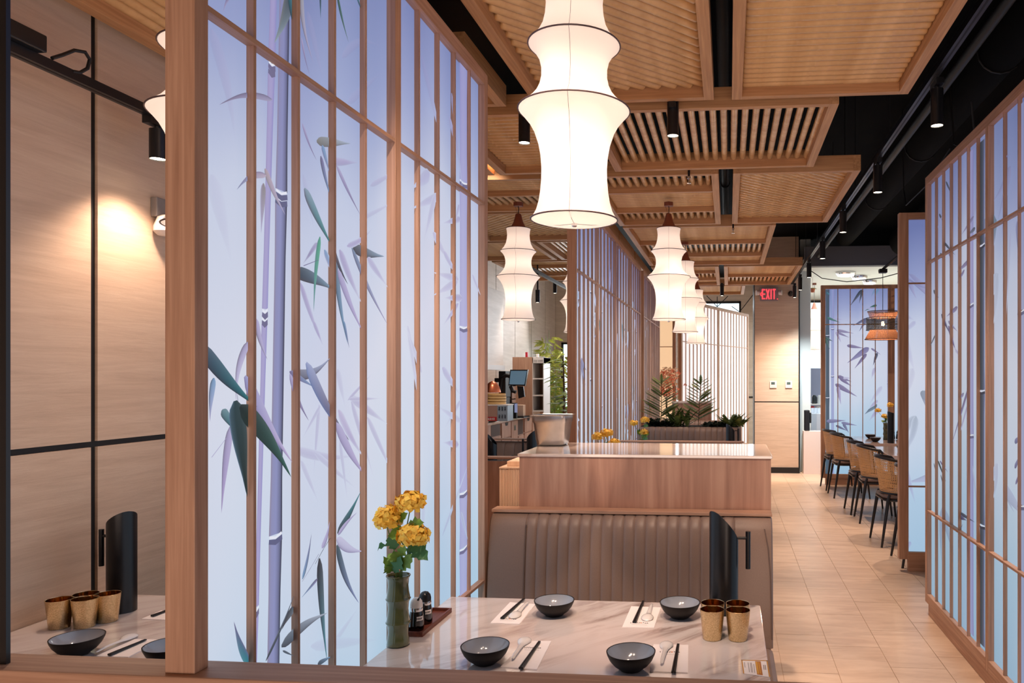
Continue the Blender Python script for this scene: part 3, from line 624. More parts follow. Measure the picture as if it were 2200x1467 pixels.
for (ua, ub, cl, cm, cr, al, nd) in ((1774.5, 1782, (50, 84, 96), (70, 84, 100), (60, 70, 84), .95, [1.28, .75, 2.2]), (1786, 1792, (120, 150, 190), (150, 156, 204), (140, 140, 190), .8, [1.6, 2.3]), (1907, 1914, (120, 130, 180), (140, 144, 200), (100, 110, 150), .8, [1.5])):
    a, b = zg(ua, 808)[0], zg(ub, 808)[0]; AG.stalk(a, b, a, b, .16, 2.88, cl, cm, cr, al, nd)
for p0, p1, w_, c, al, so in (((1852, 622), (1826, 658), 6, DK, .95, 0), ((1854, 622), (1846, 652), 5, DK, .95, 0), ((1884, 655), (1857, 668), 6, (50, 96, 84), .95, 0), ((1885, 662), (1848, 662), 5, VI, .5, 1), ((1778, 682), (1806, 693), 5, (60, 110, 100), .9, 0), ((1790, 684), (1816, 687), 4, VI, .5, 1),
    ((1863, 684), (1832, 700), 6, (80, 86, 116), .95, 0), ((1862, 686), (1846, 712), 6, (90, 96, 130), .9, 0), ((1798, 709), (1835, 716), 6, VD, .7, 0), ((1798, 713), (1825, 725), 5, VD, .8, 0), ((1797, 712), (1807, 735), 6, VI, .8, 0), ((1772, 725), (1790, 733), 5, GRN, .95, 0), ((1773, 728), (1783, 750), 6, GRN, .95, 0), ((1820, 742), (1857, 748), 7, VD, .85, 0), ((1867, 747), (1820, 780), 12, (120, 116, 160), .9, 0), ((1862, 760), (1836, 792), 7, VD, .9, 0),
    ((1885, 758), (1876, 785), 6, (70, 76, 96), .95, 0), ((1872, 748), (1893, 762), 4, VD, .8, 0), ((1800, 808), (1830, 820), 8, VD, .9, 0), ((1805, 812), (1830, 830), 7, VD, .9, 0), ((1795, 825), (1842, 852), 10, VD, .85, 0), ((1800, 830), (1807, 869), 8, VI, .9, 0), ((1812, 812), (1830, 812), 5, VI, .6, 1), ((1884, 868), (1858, 890), 10, (90, 116, 130), .95, 0), ((1886, 860), (1865, 880), 8, VI, .7, 1), ((1890, 876), (1866, 906), 10, VI, .7, 1),
    ((1776, 905), (1818, 903), 8, (116, 116, 156), .9, 0), ((1808, 908), (1842, 914), 6, (116, 116, 156), .9, 0), ((1812, 910), (1824, 930), 6, (100, 104, 140), .9, 0), ((1796, 914), (1822, 926), 5, (90, 96, 130), .95, 0), ((1880, 790), (1872, 815), 8, VI, .6, 1), ((1895, 830), (1866, 870), 10, VI, .4, 1), ((1888, 620), (1878, 640), 6, (90, 140, 170), .7, 1), ((1882, 620), (1870, 640), 5, (90, 140, 170), .6, 1), ((1776, 628), (1784, 634), 4, TEAL, .9, 0), ((1808, 960), (1830, 1000), 8, VI, .4, 1)):
    AG.leaf(zg(*p0), zg(*p1), w_/1610*11.2*.42, 0, c, lerp(c, VI, .35), lerp(c, (50, 50, 80), .3), so, al)
screen('distant backlit bamboo screen behind the far cane chairs', (1.36, 11.25, 0), 0, [(0, .065), (.965, 1.06), (1.96, 2.05), (2.9, 2.95)], AG, pitch=.182)
# screens at the back of the room
screen('white glowing slatted screen standing slantwise at the back', (-.84, 12.95, 0), math.atan2(3.42, 1.25), [(0, .06), (1.8, 1.86), (3.58, 3.64)], None, panel='white', pitch=.168, rails=(2.2,))
screen('amber glowing panel screen at the back left of the white one', (-1.52, 12.9, 0), 0, [(0, .05), (.56, .62)], None, panel='warm', pitch=.31, rails=(2.1,))
# ================================================================ furniture
def bench(label, origin, rz, W, cap=True, z=1.0, back_h=.97, group='booth benches', flat=(.13, .13), wood_back=True, capdepth=.10, chan=.048, capoff=0):
    """local: x 0..W along the bench, back plane at y=0, sitter faces +y"""
    t = thing('booth_bench', label, 'bench', origin, rz, group=group)
    if wood_back: make(B().box(0, 0, 0, W, .022, z-.03), 'back_panel', counter_oak, t, bevel=.001)
    if cap: make(B().box(0, capoff, z-.014, W, capdepth, z), 'cap', oak_x, t, bevel=.002)
    make(B().box(.0, .20, 0, W, .56, .30), 'base_box', oak_x, t)
    # backrest with channels
    def shell():
        b = B(); xs = [0, .004, .02]
        x = flat[0]; 
        mid = []
        n = max(2, int((W-flat[0]-flat[1])/chan)); st = (W-flat[0]-flat[1])/n
        seams = [flat[0]+st*i for i in range(n+1)]
        for i, s_ in enumerate(seams):
            mid += [(s_-.0045, 0), (s_-.001, .9), (s_, 1), (s_+.001, .9), (s_+.0045, 0)]
            if i < n: mid += [(s_+st*.25, -.08), (s_+st*.5, -.12), (s_+st*.75, -.08)]
        cols = [(0, .6), (.006, .1), (.02, 0)]+[(a, s) for a, s in mid]+[(W-.02, 0), (W-.006, .1), (W, .6)]
        prof = [(.02, .44), (.165, .44), (.17, .50), (.165, .62), (.152, .76), (.138, .86), (.122, back_h-.055), (.104, back_h-.022), (.08, back_h-.004), (.05, back_h), (.02, back_h-.004)]
        def fn(u, v):
            i = round(u*(len(cols)-1)); j = round(v*(len(prof)-1)); y, zz = prof[j]; x, s = cols[i]
            inset = .0042*s if s >= .9 else .02*s
            if j < 1: inset = 0
            sc = 1.0 if s < .9 else (1 if 2 <= j <= 8 else .4)
            return (x, y-inset*sc*(1 if j < 8 else .3), zz-inset*sc*(.2 if j < 8 else .9))
        b.grid(len(cols)-1, len(prof)-1, fn)
        b.f = [f[::-1] for f in b.f]
        b.box(.001, .021, .44, W-.001, .06, back_h-.02)
        return b
    bk = make(shell(), 'backrest', taupe, t, smooth=True)
    if flat[0] > .05:
        make(B().path([(flat[0]+.0, .1225, back_h-.045), (flat[0], .140, .86), (flat[0], .154, .76), (flat[0], .168, .6), (flat[0], .172, .48)], .003, 6), 'seam_piping', taupe_seam, bk, smooth=True)
        make(B().path([(.035, .1225, back_h-.045), (.02, .140, .86), (.012, .154, .76), (.008, .168, .6), (.006, .172, .48)], .003, 6), 'seam_piping', taupe_seam, bk, smooth=True)
        make(B().path([(W-flat[1], .1225, back_h-.045), (W-flat[1], .140, .86), (W-flat[1], .154, .76), (W-flat[1], .168, .6), (W-flat[1], .172, .48)], .003, 6), 'seam_piping', taupe_seam, bk, smooth=True)
    sb = B().box(0, .15, .30, W, .60, .44)
    make(sb, 'seat_cushion', taupe, t, bevel=.02)
    return t
XL, XR = -1.066, .19
# bench whose wooden cap crosses the bottom of the picture; one low wall, two upholstered benches
t = thing('booth_divider', 'low oak divider wall whose flat cap crosses the whole bottom of the picture', 'divider', (0, 1.40, 0))
make(B().box(-2.375, 0, .968, XR+.02, .092, 1.0), 'cap', oak_x, t, bevel=.004)
make(B().box(-2.375, .012, 0, XR, .055, .968), 'wall_board', counter_oak, t)
bench('taupe bench in the left front booth behind the low divider', (-2.37, 1.49, 0), 0, 1.20, cap=False, back_h=.965, wood_back=False)
bench('taupe bench in the near booth, just behind the low divider', (XL+.0, 1.49, 0), 0, XR-XL, cap=False, back_h=.965, wood_back=False)
bench('taupe channelled bench facing the camera across the near marble table', (XR, 3.385, 0), pi, XR-XL, cap=True, capdepth=.085, back_h=.985, wood_back=False, flat=(.165, .17))
bench('taupe bench on the far side of the left front booth', (-1.14, 3.385, 0), pi, 1.22, cap=True, capdepth=.095, back_h=.968)
# counter
t = thing('service_counter', 'high oak counter with a white stone top behind the taupe bench', 'counter', (0, 3.39, 0))
make(B().box(-.962, 0, 0, XR-.022, .02, 1.229), 'front_panel', counter_oak, t)
make(B().box(-.962, .02, 0, -.942, .575, 1.229), 'side_panel', counter_oak, t)
make(B().box(XR-.022, 0, 0, XR, .575, 1.229), 'side_panel', counter_oak, t, bevel=.001)
make(B().box(-.942, .555, 0, XR-.022, .575, 1.229), 'back_panel', counter_oak, t)
make(B().box(-.969, -.008, 1.229, XR+.006, .585, 1.243), 'stone_top', quartz, t, bevel=.0025)
t = thing('ribbed_cabinet', 'pale ribbed wooden box squeezed between the counter and the screen', 'cabinet', (-1.02, 3.45, 0))
b = B(); 
for i in range(14): b.box(-.052+i*.0078, -.004, 0, -.052+i*.0078+.005, .0, 1.165)
make(b, 'ribbed_front', ash, t)['kind'] = 'stuff'
make(B().box(-.055, 0, 0, .055, .3, 1.165), 'body', ash, t); make(B().box(-.055, -.008, 1.165, .055, .3, 1.172), 'lid', ash, t, bevel=.001)
tb = make(B().box(-.028, .03, 0, .05, .2, .024), 'wooden_board', ash, loc=(-1.02, 3.45, 1.172), bevel=.002, label='pale wooden board lying on the ribbed wooden box', cat='board')
# stainless pan on the counter
def rrect(hx, hy, r, n=6):
    pts = []
    for cx, cy, a0 in ((hx-r, hy-r, 0), (-hx+r, hy-r, pi/2), (-hx+r, -hy+r, pi), (hx-r, -hy+r, 1.5*pi)):
        for i in range(n+1):
            a = a0+pi/2*i/n; pts.append((cx+r*cos(a), cy+r*sin(a)))
    return pts
p = onz(1186, 956, 1.243)
t = thing('steel_tub', 'dull stainless steel food tub standing on the white counter top', 'tub', (p[0], p[1]+.02, 1.2435), radians(-3))
prof = [(.062, .062, .022, 0), (.070, .070, .026, .006), (.075, .075, .024, .03), (.083, .083, .02, .115), (.087, .087, .018, .122), (.088, .088, .018, .152), (.094, .094, .016, .157), (.098, .098, .014, .155)]
inn = [(.086, .086, .017, .154), (.085, .085, .017, .123), (.081, .081, .02, .115), (.073, .073, .024, .03), (.060, .060, .022, .006)]
b = B(); b.rings([[(x, y, z) for x, y in rrect(hx, hy, r)] for hx, hy, r, z in prof+inn])
make(b, 'tub_body', steel, t, smooth=True)
# ---------------------------------------------------------------- tables
def table(label, x0, x1, y0, y1, z=.75, th=.03, m=marble, group='marble tables', legs=1, corner=.01):
    t = thing('marble_table', label, 'table', ((x0+x1)/2, (y0+y1)/2, 0), group=group)
    hx, hy = (x1-x0)/2, (y1-y0)/2
    make(B().prism([(x, y) for x, y in rrect(hx, hy, corner, 4)], z-th, z), 'table_top', m, t, bevel=.002)
    make(B().box(-hx+.05, -hy+.05, z-th-.02, hx-.05, hy-.05, z-th), 'sub_top', black, t)
    for s in ((-1, 1) if legs == 2 else (0,)):
        cx = s*hx*.55
        make(B().path([(cx, 0, .01), (cx, 0, z-th-.02)], .035, 12), 'pedestal', black, t, smooth=True)
        make(B().box(cx-.04, -.28, 0, cx+.04, .28, .012).box(cx-.28, -.04, 0, cx+.28, .04, .012), 'foot', black, t)
    return t
table('near marble table with bowls, brass cups and yellow flowers', -1.068, .117, 2.05, 2.805)
table('marble table in the left booth between stone wall and screen post', -2.375, -1.14, 2.00, 2.72)
table('second booth marble table hidden behind the high counter', -1.06, .10, 5.05, 5.75)
table('third booth marble table in front of the fern planter', -1.06, .10, 7.51, 8.22)
# ---------------------------------------------------------------- tableware
def bowl_proto():
    t = thing('bowl', None, 'bowl')
    n = 40
    out = [(.026, 0), (.031, .001), (.035, .005), (.050, .016), (.0625, .031), (.0695, .046), (.0715, .0535)]
    inn = [(.0715, .0545), (.0685, .0535)]
    make(B().lathe([(.001, .0005)]+out+inn, n=n, cap=False), 'outer_body', darkclay, t, smooth=True)
    make(B().lathe([(.0685, .0536), (.066, .048), (.056, .034), (.042, .021), (.026, .013), (.002, .011)], n=n, cap=False), 'glazed_inside', greyglaze, t, smooth=True)
    return t
BP = bowl_proto(); first = [True]
def bowl(u, v, label):
    p = onz(u, v, .803)
    if first[0]:
        first[0] = False; BP.location = (p[0], p[1], .75); BP['label'] = label; BP['group'] = 'dark rice bowls'; return BP
    return dup(BP, (p[0], p[1], .75), 0, label, 'dark rice bowls')
def cup_proto():
    t = thing('brass_cup', None, 'cup'); n = 36
    make(B().lathe([(.001, .0), (.029, .0), (.0305, .002), (.0395, .094), (.040, .096), (.0388, .0965), (.0375, .094)], n=n, cap=False), 'hammered_wall', brass, t, smooth=True)
    make(B().lathe([(.0376, .0955), (.0372, .09), (.029, .006), (.001, .005)], n=n, cap=False), 'polished_lining', brass_in, t, smooth=True)
    return t
CP = cup_proto(); cf = [True]
def cup(p, label, g):
    if cf[0]:
        cf[0] = False; CP.location = p; CP['label'] = label; CP['group'] = g; return CP
    return dup(CP, p, 0, label, g)
def napkin(quad, label, mark=None, g='folded white napkins'):
    P = [onz(u, v, .753) for u, v in quad]; cx = sum(p[0] for p in P)/4; cy = sum(p[1] for p in P)/4
    t = thing('napkin', label, 'napkin', (cx, cy, .7503), group=g)
    q = [(p[0]-cx, p[1]-cy) for p in P]
    if (q[1][0]-q[0][0])*(q[2][1]-q[0][1])-(q[1][1]-q[0][1])*(q[2][0]-q[0][0]) < 0: q = q[::-1]
    make(B().prism(q, 0, .0012).prism([(x*.985, y*.985) for x, y in q], .0013, .0026), 'folded_paper', paper, t)
    if mark:
        # small printed logo: dark strokes and one orange dot
        def at(fx, fy):
            a, b_, c, d = [(p[0]-cx, p[1]-cy) for p in P]
            x = (1-fy)*((1-fx)*a[0]+fx*d[0])+fy*((1-fx)*b_[0]+fx*c[0]); y = (1-fy)*((1-fx)*a[1]+fx*d[1])+fy*((1-fx)*b_[1]+fx*c[1]); return (x, y)
        b = B(); R = random.Random(3)
        for i in range(9):
            if i == 5: continue
            fx = .22+i*.065
            for k in range(3):
                x, y = at(fx+R.uniform(-.012, .018), mark+R.uniform(-.025, .03)); b.box(x-.0022, y-.0006, .0027, x+.0022, y+.0006, .0029)
            x, y = at(fx, mark); b.box(x-.0006, y-.004, .0027, x+.0006, y+.004, .0029)
        for i in range(14):
            x, y = at(.28+i*.035, mark-.085); b.box(x-.0011, y-.0006, .0027, x+.0011, y+.0006, .0029)
        make(b, 'printed_logo', mat('dark_print_ink', (60, 50, 48), .7), t)
        x, y = at(.22+5*.065, mark); make(B().lathe([(.0035, .0027), (.0035, .0029)], x, y, 12), 'orange_logo_dot', mat('orange_print_ink', (214, 120, 50), .7), t)
    return t
def chopsticks(a, b, label, gap=.007, z=.7536):
    p, q = onz(*a, z), onz(*b, z)
    t = thing('chopsticks', label, 'chopsticks', (p[0], p[1], z), group='black chopsticks')
    dx, dy = q[0]-p[0], q[1]-p[1]; L = hypot(dx, dy); nx, ny = -dy/L*gap/2, dx/L*gap/2
    for s in (-1, 1):
        make(B().path([(s*nx, s*ny, .004), (dx+s*nx*.6, dy+s*ny*.6, .0035)], [.0036, .0022], 8), 'stick', blackg, t)
    return t
def spoon(a, b, label, z=.7536):
    """a = centre of the bowl end, b = handle tip"""
    p, q = onz(*a, z), onz(*b, z)
    t = thing('soup_spoon', label, 'spoon', (p[0], p[1], z), math.atan2(q[1]-p[1], q[0]-p[0]), group='white ceramic soup spoons')
    L = hypot(q[0]-p[0], q[1]-p[1])
    st = [(-.032, .003, .001, .002), (-.028, .014, .006, 0), (-.018, .0225, .0125, 0), (0, .0250, .0155, 0), (.014, .0215, .0135, 0), (.026, .0145, .0095, 0), (.038, .0095, .009, .002), (L*.62, .0072, .013, .007), (L*.85, .0066, .012, .007), (L-.003, .0055, .009, .005), (L, .003, .008, .006)]
    b_ = B(); rows = []
    for x, w_, h_, z0 in st:
        rows.append([(x, -w_, z0), (x, -w_*.85, z0+(h_-z0)*.55), (x, -w_*.45, z0+(h_-z0)*.92), (x, 0, h_), (x, w_*.45, z0+(h_-z0)*.92), (x, w_*.85, z0+(h_-z0)*.55), (x, w_, z0), (x, 0, z0+(h_-z0)*.25)])
    b_.rings(rows); o = make(b_, 'spoon_body', whiteg, t, smooth=2)
    sd = o.modifiers.new('smooth', 'SUBSURF'); sd.levels = sd.render_levels = 2
    return t
bowl(1190.7, 1289, 'dark bowl at the back left of the near table'); bowl(1460.8, 1293.5, 'dark bowl at the back right, touching the brass cups')
bowl(1042.4, 1386, 'dark bowl at the front left of the near table'); bowl(1355.6, 1399, 'dark bowl at the front centre of the near table')
bowl(166, 1368, 'dark bowl in front of the brass cups in the left booth'); bowl(366, 1384, 'dark bowl half hidden behind the oak screen post')
napkin([(1053, 1337.5), (1095.5, 1292.8), (1150.7, 1297), (1116.4, 1340)], 'white napkin left of the back left bowl', .2)
napkin([(1336, 1347), (1356, 1301.5), (1420, 1304), (1405.6, 1348)], 'white napkin left of the back right bowl', .2)
napkin([(1075, 1431.7), (1128, 1376), (1185, 1376), (1153.4, 1438)], 'white napkin right of the front left bowl', .72)
napkin([(1395.5, 1442), (1404, 1383), (1479, 1384.6), (1478, 1444.5)], 'white napkin right of the front centre bowl', .7)
napkin([(205, 1409), (290, 1372), (347, 1373.5), (276, 1411)], 'white napkin behind the front edge of the left booth', None)
napkin([(303, 1329), (346, 1311), (420, 1313), (385, 1332)], 'white napkin farther back beside the oak screen post', None)
chopsticks((1079, 1330), (1126, 1287.5), 'black chopsticks beside the back left spoon'); chopsticks((1363, 1338), (1382, 1292.5), 'black chopsticks left of the back right spoon')
chopsticks((1119, 1438), (1159, 1380), 'black chopsticks on the front left napkin'); chopsticks((1447, 1447), (1457, 1385.5), 'black chopsticks on the front centre napkin')
chopsticks((235, 1409), (313, 1376), 'black chopsticks in the left booth near the front'); chopsticks((327, 1325), (372, 1308), 'black chopsticks beside the oak screen post')
spoon((1107, 1323), (1136, 1296), 'white spoon on the back left napkin'); spoon((1391, 1328), (1400.5, 1301), 'white spoon on the back right napkin')
spoon((1126.5, 1379), (1101, 1420), 'white spoon on the front left napkin, bowl end at the back'); spoon((1393 + 38.5, 1388), (1421, 1430), 'white spoon on the front centre napkin')
spoon((277, 1371), (206, 1406), 'white spoon in the left booth beside a dark bowl')
for u, v, l in ((1530, 1374, 'front left cup of the four brass cups on the near table'), (1585.5, 1375.5, 'front right cup of the four brass cups on the near table')):
    p = onz(u, v, .75); cup((p[0], p[1]+.01, .75), l, 'brass cups on the near table')
for u, v, l in ((1531, 1294.5, 'back left cup of the four brass cups on the near table'), (1585, 1296, 'back right cup of the four brass cups on the near table')):
    p = onz(u, v, .847); cup((p[0], p[1]+.006, .75), l, 'brass cups on the near table')
for u, v, l in ((122, 1350, 'left cup of the brass cluster in the left booth'), (177, 1348, 'front cup of the brass cluster in the left booth'), (226, 1336, 'right cup of the brass cluster in the left booth')):
    p = onz(u, v, .75); cup((p[0], p[1]+.01, .75), l, 'brass cups in the left booth')
p = onz(180, 1276, .847); cup((p[0], p[1]+.008, .75), 'back cup of the brass cluster in the left booth', 'brass cups in the left booth')
# small card on the near table
P = [onz(u, v, .752) for u, v in ((1592.4, 1417), (1649, 1418), (1655, 1454), (1596.5, 1446))]
cx = sum(p[0] for p in P)/4; cy = sum(p[1] for p in P)/4
t = thing('promotion_card', 'small white card with an orange picture at the right edge of the near table', 'card', (cx, cy, .7502))
q = [(p[0]-cx, p[1]-cy) for p in P][::-1]; make(B().prism(q, 0, .0012), 'card_sheet', paper, t)
def cat_(fx, fy):
    a, b_, c, d = [(p[0]-cx, p[1]-cy) for p in P]
    return ((1-fy)*((1-fx)*a[0]+fx*b_[0])+fy*((1-fx)*d[0]+fx*c[0]), (1-fy)*((1-fx)*a[1]+fx*b_[1])+fy*((1-fx)*d[1]+fx*c[1]))
def cq(b, x0, x1, y0, y1, z=.0015):
    b.quad((*cat_(x0, y1), z), (*cat_(x1, y1), z), (*cat_(x1, y0), z), (*cat_(x0, y0), z))
b = B(); cq(b, .52, .73, .08, .95); make(b, 'picture', mat('amber_photo_print', (190, 120, 60), .5), t)
b = B(); cq(b, .54, .60, .12, .9, .0017); cq(b, .64, .67, .15, .85, .0017); make(b, 'picture_highlight', mat('yellow_print', (226, 172, 70), .5), t)
b = B(); cq(b, 0, .045, 0, 1); cq(b, .0, 1, 0, .05); cq(b, .95, 1, .0, 1); make(b, 'gold_border', mat('gold_border_print', (206, 150, 70), .5), t)
b = B()
for x in (.1, .24, .32, .36, .44): cq(b, x, x+.018, .18+.1*(x > .4), .86-.3*(x < .2))
for x in (.8, .86): cq(b, x, x+.03, .3, .6)
make(b, 'text_lines', mat('grey_print', (120, 110, 110), .6), t)
# menu holders: obliquely cut black cylinders with a bar handle
def holder(p, h, r, cut, ang, label, bar=True, barang=0, g='black menu holders', barz=None):
    t = thing('menu_holder', label, 'holder', p, 0, group=g); n = 32
    ro = lambda rr, zf: [(rr*cos(2*pi*j/n), rr*sin(2*pi*j/n), zf(cos(2*pi*j/n-ang))) for j in range(n)]
    top = lambda c: h-cut*(c+1)/2
    b = B().rings([ro(r, lambda c: 0), ro(r, top), ro(r-.004, top), ro(r-.004, lambda c: .01)])
    make(b, 'cut_tube', blackg, t, smooth=True)
    if bar:
        bx, by = cos(barang), sin(barang); zz = barz or h*.80
        L1, L2 = (h*.145, h*.27)
        make(B().path([(bx*(r-.002), by*(r-.002), zz), (bx*(r+.035), by*(r+.035), zz)], .0052, 10), 'handle_arm', blackg, t, smooth=True)
        make(B().path([(bx*(r+.035), by*(r+.035), zz+h*.065), (bx*(r+.035), by*(r+.035), zz-h*.30)], .009, 12), 'handle_bar', blackg, t, smooth=True)
    return t
p = onz(1555, 1320, .75); holder((p[0], p[1]+.03, .75), .368, .052, .125, radians(38), 'black slant cut menu holder behind the brass cups on the near table', barang=radians(3), barz=.267)
p = onz(252, 1316, .75); holder((p[0]+.0, p[1]+.02, .75), .365, .047, .07, radians(152), 'black slant cut menu holder behind the brass cups in the left booth', barang=radians(178), barz=.27)
p = ony(1566, 945, 7.2); holder((.02, 7.75, .75), .36, .0455, .09, radians(30), 'black menu holder in front of the fern planter bench', barang=0, barz=.29)
holder((-.02, 5.3, .75), .36, .0455, .09, radians(30), 'black menu holder just above the counter edge', barang=0, bar=False)
# vase, flowers
def vase(p, label, g, h=.222, r=.035):
    t = thing('bamboo_vase', label, 'vase', p, group=g); n = 32
    pr = [(.001, 0), (r*.9, 0), (r*.98, .004)]
    for k in range(3):
        a = h*k/3; s = h/3
        pr += [(r*1.02, a+.006), (r*.93, a+s*.3), (r*.88, a+s*.55), (r*.93, a+s*.85), (r*1.08, a+s*.975)]
        if k < 2: pr += [(r*1.10, a+s), (r*1.0, a+s+.003)]
    pr += [(r*1.06, h), (r*.98, h), (r*.85, h-.02), (r*.8, .02)]
    make(B().lathe(pr, n=n), 'vase_body', green_glaze, t, smooth=2); return t
def lobed_leaf(b, P, d, up, L, w):
    from mathutils import Vector
    P = Vector(P); d = Vector(d).normalized(); up = Vector(up); sd = d.cross(up).normalized(); nn = sd.cross(d)
    out = [(0, 0), (.12, .30), (.22, .62), (.34, .42), (.45, .95), (.60, .55), (.72, .60), (.85, .25), (1, 0)]
    c = [P+d*L*t_+nn*(-.10*L*t_*t_+.02*L*sin(6*t_)) for t_, _ in out]
    n0 = len(b.v)
    for (t_, ww), cc in zip(out, c):
        b.v += [tuple(cc-sd*w*ww+nn*(.08*w)), tuple(cc), tuple(cc+sd*w*ww+nn*(.08*w))]
    for i in range(len(out)-1):
        a = n0+3*i; b.f += [(a, a+1, a+4, a+3), (a+1, a+2, a+5, a+4)]
def flower_head(b, c, r, n=150, seed=1):
    from mathutils import Vector
    R = random.Random(seed)
    b.grid(10, 6, lambda u, v: (c[0]+r*.72*cos(2*pi*u)*sin(pi*v), c[1]+r*.72*sin(2*pi*u)*sin(pi*v), c[2]+r*.5*cos(pi*v)))
    for i in range(n):
        th = R.uniform(0, 2*pi); ph = math.acos(R.uniform(-.55, 1)); rr = r*R.uniform(.78, 1.05)
        d = Vector((sin(ph)*cos(th), sin(ph)*sin(th), cos(ph)*.78)); P = Vector(c)+d*rr
        t1 = d.orthogonal().normalized(); t1 = (t1*cos(th*3+i)+d.cross(t1).normalized()*sin(th*3+i)); t2 = d.cross(t1).normalized(); s = r*R.uniform(.16, .26)
        k = .35*s
        b.quad(tuple(P-t1*s-d*k), tuple(P-t2*s*.8+d*k*.4), tuple(P+t1*s+d*k*1.2), tuple(P+t2*s*.8+d*k*.2))
def bouquet(base, label, heads, leaves, top, g, hr, seed=1, n=150):
    """base: vase position; heads and leaves are offsets from the vase mouth"""
    t = thing('yellow_flowers', label, 'flowers', (base[0], base[1], base[2]+top), group=g)
    for i, (h, r) in enumerate(zip(heads, hr)):
        fh = B(); flower_head(fh, h, r, n, seed+i); o = make(fh, 'flower_head', petal, t)
        mid = (h[0]*.35+.004*i, h[1]*.35, h[2]*.45)
        make(B().path([(0.004*i-.004, .004*i, -top*.7), (mid[0]*.5, mid[1]*.5, mid[2]*.3), mid, (h[0], h[1], h[2]-r*.3)], .0018, 6), 'flower_stem', stemg, t, smooth=True)
    for i, (P, d, L, w_) in enumerate(leaves):
        lb = B(); lobed_leaf(lb, P, d, (0.2, -1, .6), L*1.08, w_*1.35); make(lb, 'leaf', leafg if i % 3 else leafd, t, smooth=2)
    return t
vp = (-1.040, 2.285, .75)
vase(vp, 'olive green bamboo shaped vase with yellow flowers at the near screen', 'green bamboo vases')
def offv(u, v, dy=0): q = ony(u, v, vp[1]+dy); return (q[0]-vp[0], dy, q[2]-.972)
H = [offv(829, 1114), offv(882, 1080, .01), offv(888, 1152, -.02)]
def lf(u0, v0, u1, v1, w_, dy=0, dy1=-.02):
    a, b_ = offv(u0, v0, dy), offv(u1, v1, dy+dy1); d = (b_[0]-a[0], b_[1]-a[1], b_[2]-a[2]); return (a, d, sqrt(sum(x*x for x in d)), w_)
LV = [lf(829, 1171, 789, 1177, .014), lf(852, 1120, 872, 1103, .016, .01), lf(875, 1130, 906, 1122, .021, 0), lf(884, 1168, 916, 1200, .024, -.02), lf(868, 1145, 835, 1150, .02, .0), lf(835, 1190, 848, 1205, .014, -.01), lf(850, 1180, 838, 1150, .022, 0, -.01),
      lf(858, 1200, 868, 1172, .016, -.01), lf(846, 1228, 826, 1198, .014, -.01), lf(848, 1230, 858, 1198, .02, -.015), lf(862, 1226, 882, 1192, .02, -.015), lf(858, 1150, 850, 1128, .018, .01), lf(876, 1190, 890, 1168, .018, 0), lf(838, 1230, 830, 1218, .014, -.02), lf(856, 1206, 846, 1186, .02, -.02), lf(866, 1170, 872, 1140, .02, .01)]
bouquet(vp, 'yellow pompom flowers in the vase on the near table', H, LV, .222, 'yellow pompom flowers', [.050, .047, .049], 11, 260)
def small_bouquet(base, lab_v, lab_f, seed, pts=None):
    vase(base, lab_v, 'green bamboo vases'); R = random.Random(seed)
    hs = pts or [(-.075, 0, .14), (.03, .01, .20), (.035, -.02, .09)]
    lv = [((R.uniform(-.02, .02), R.uniform(-.02, .02), R.uniform(0, .08)), (R.uniform(-1, 1), R.uniform(-1, .3), R.uniform(.2, 1)), R.uniform(.05, .07), .02) for _ in range(9)]
    lv += [((.02, 0, .14), (1, -.3, -.1), .05, .02), ((.03, 0, .05), (1, -.3, .2), .05, .022)]
    bouquet(base, lab_f, hs, lv, .222, 'yellow pompom flowers', [.043, .046, .044], seed, 110)
q = ony(1290, 950, 5.35); small_bouquet((q[0], 5.35, .75), 'green vase hidden behind the counter, second booth', 'yellow flowers peeking over the counter beside the steel tub', 21, [(-.02, 0, .19), (.045, .02, .215), (.10, 0, .145)])
q = ony(1378, 950, 7.4); small_bouquet((q[0], 7.4, .75), 'green vase in front of the fern planter, third booth', 'yellow flowers in front of the fern planter', 22, [(-.075, 0, .16), (.035, .01, .19), (.03, -.02, .07)])
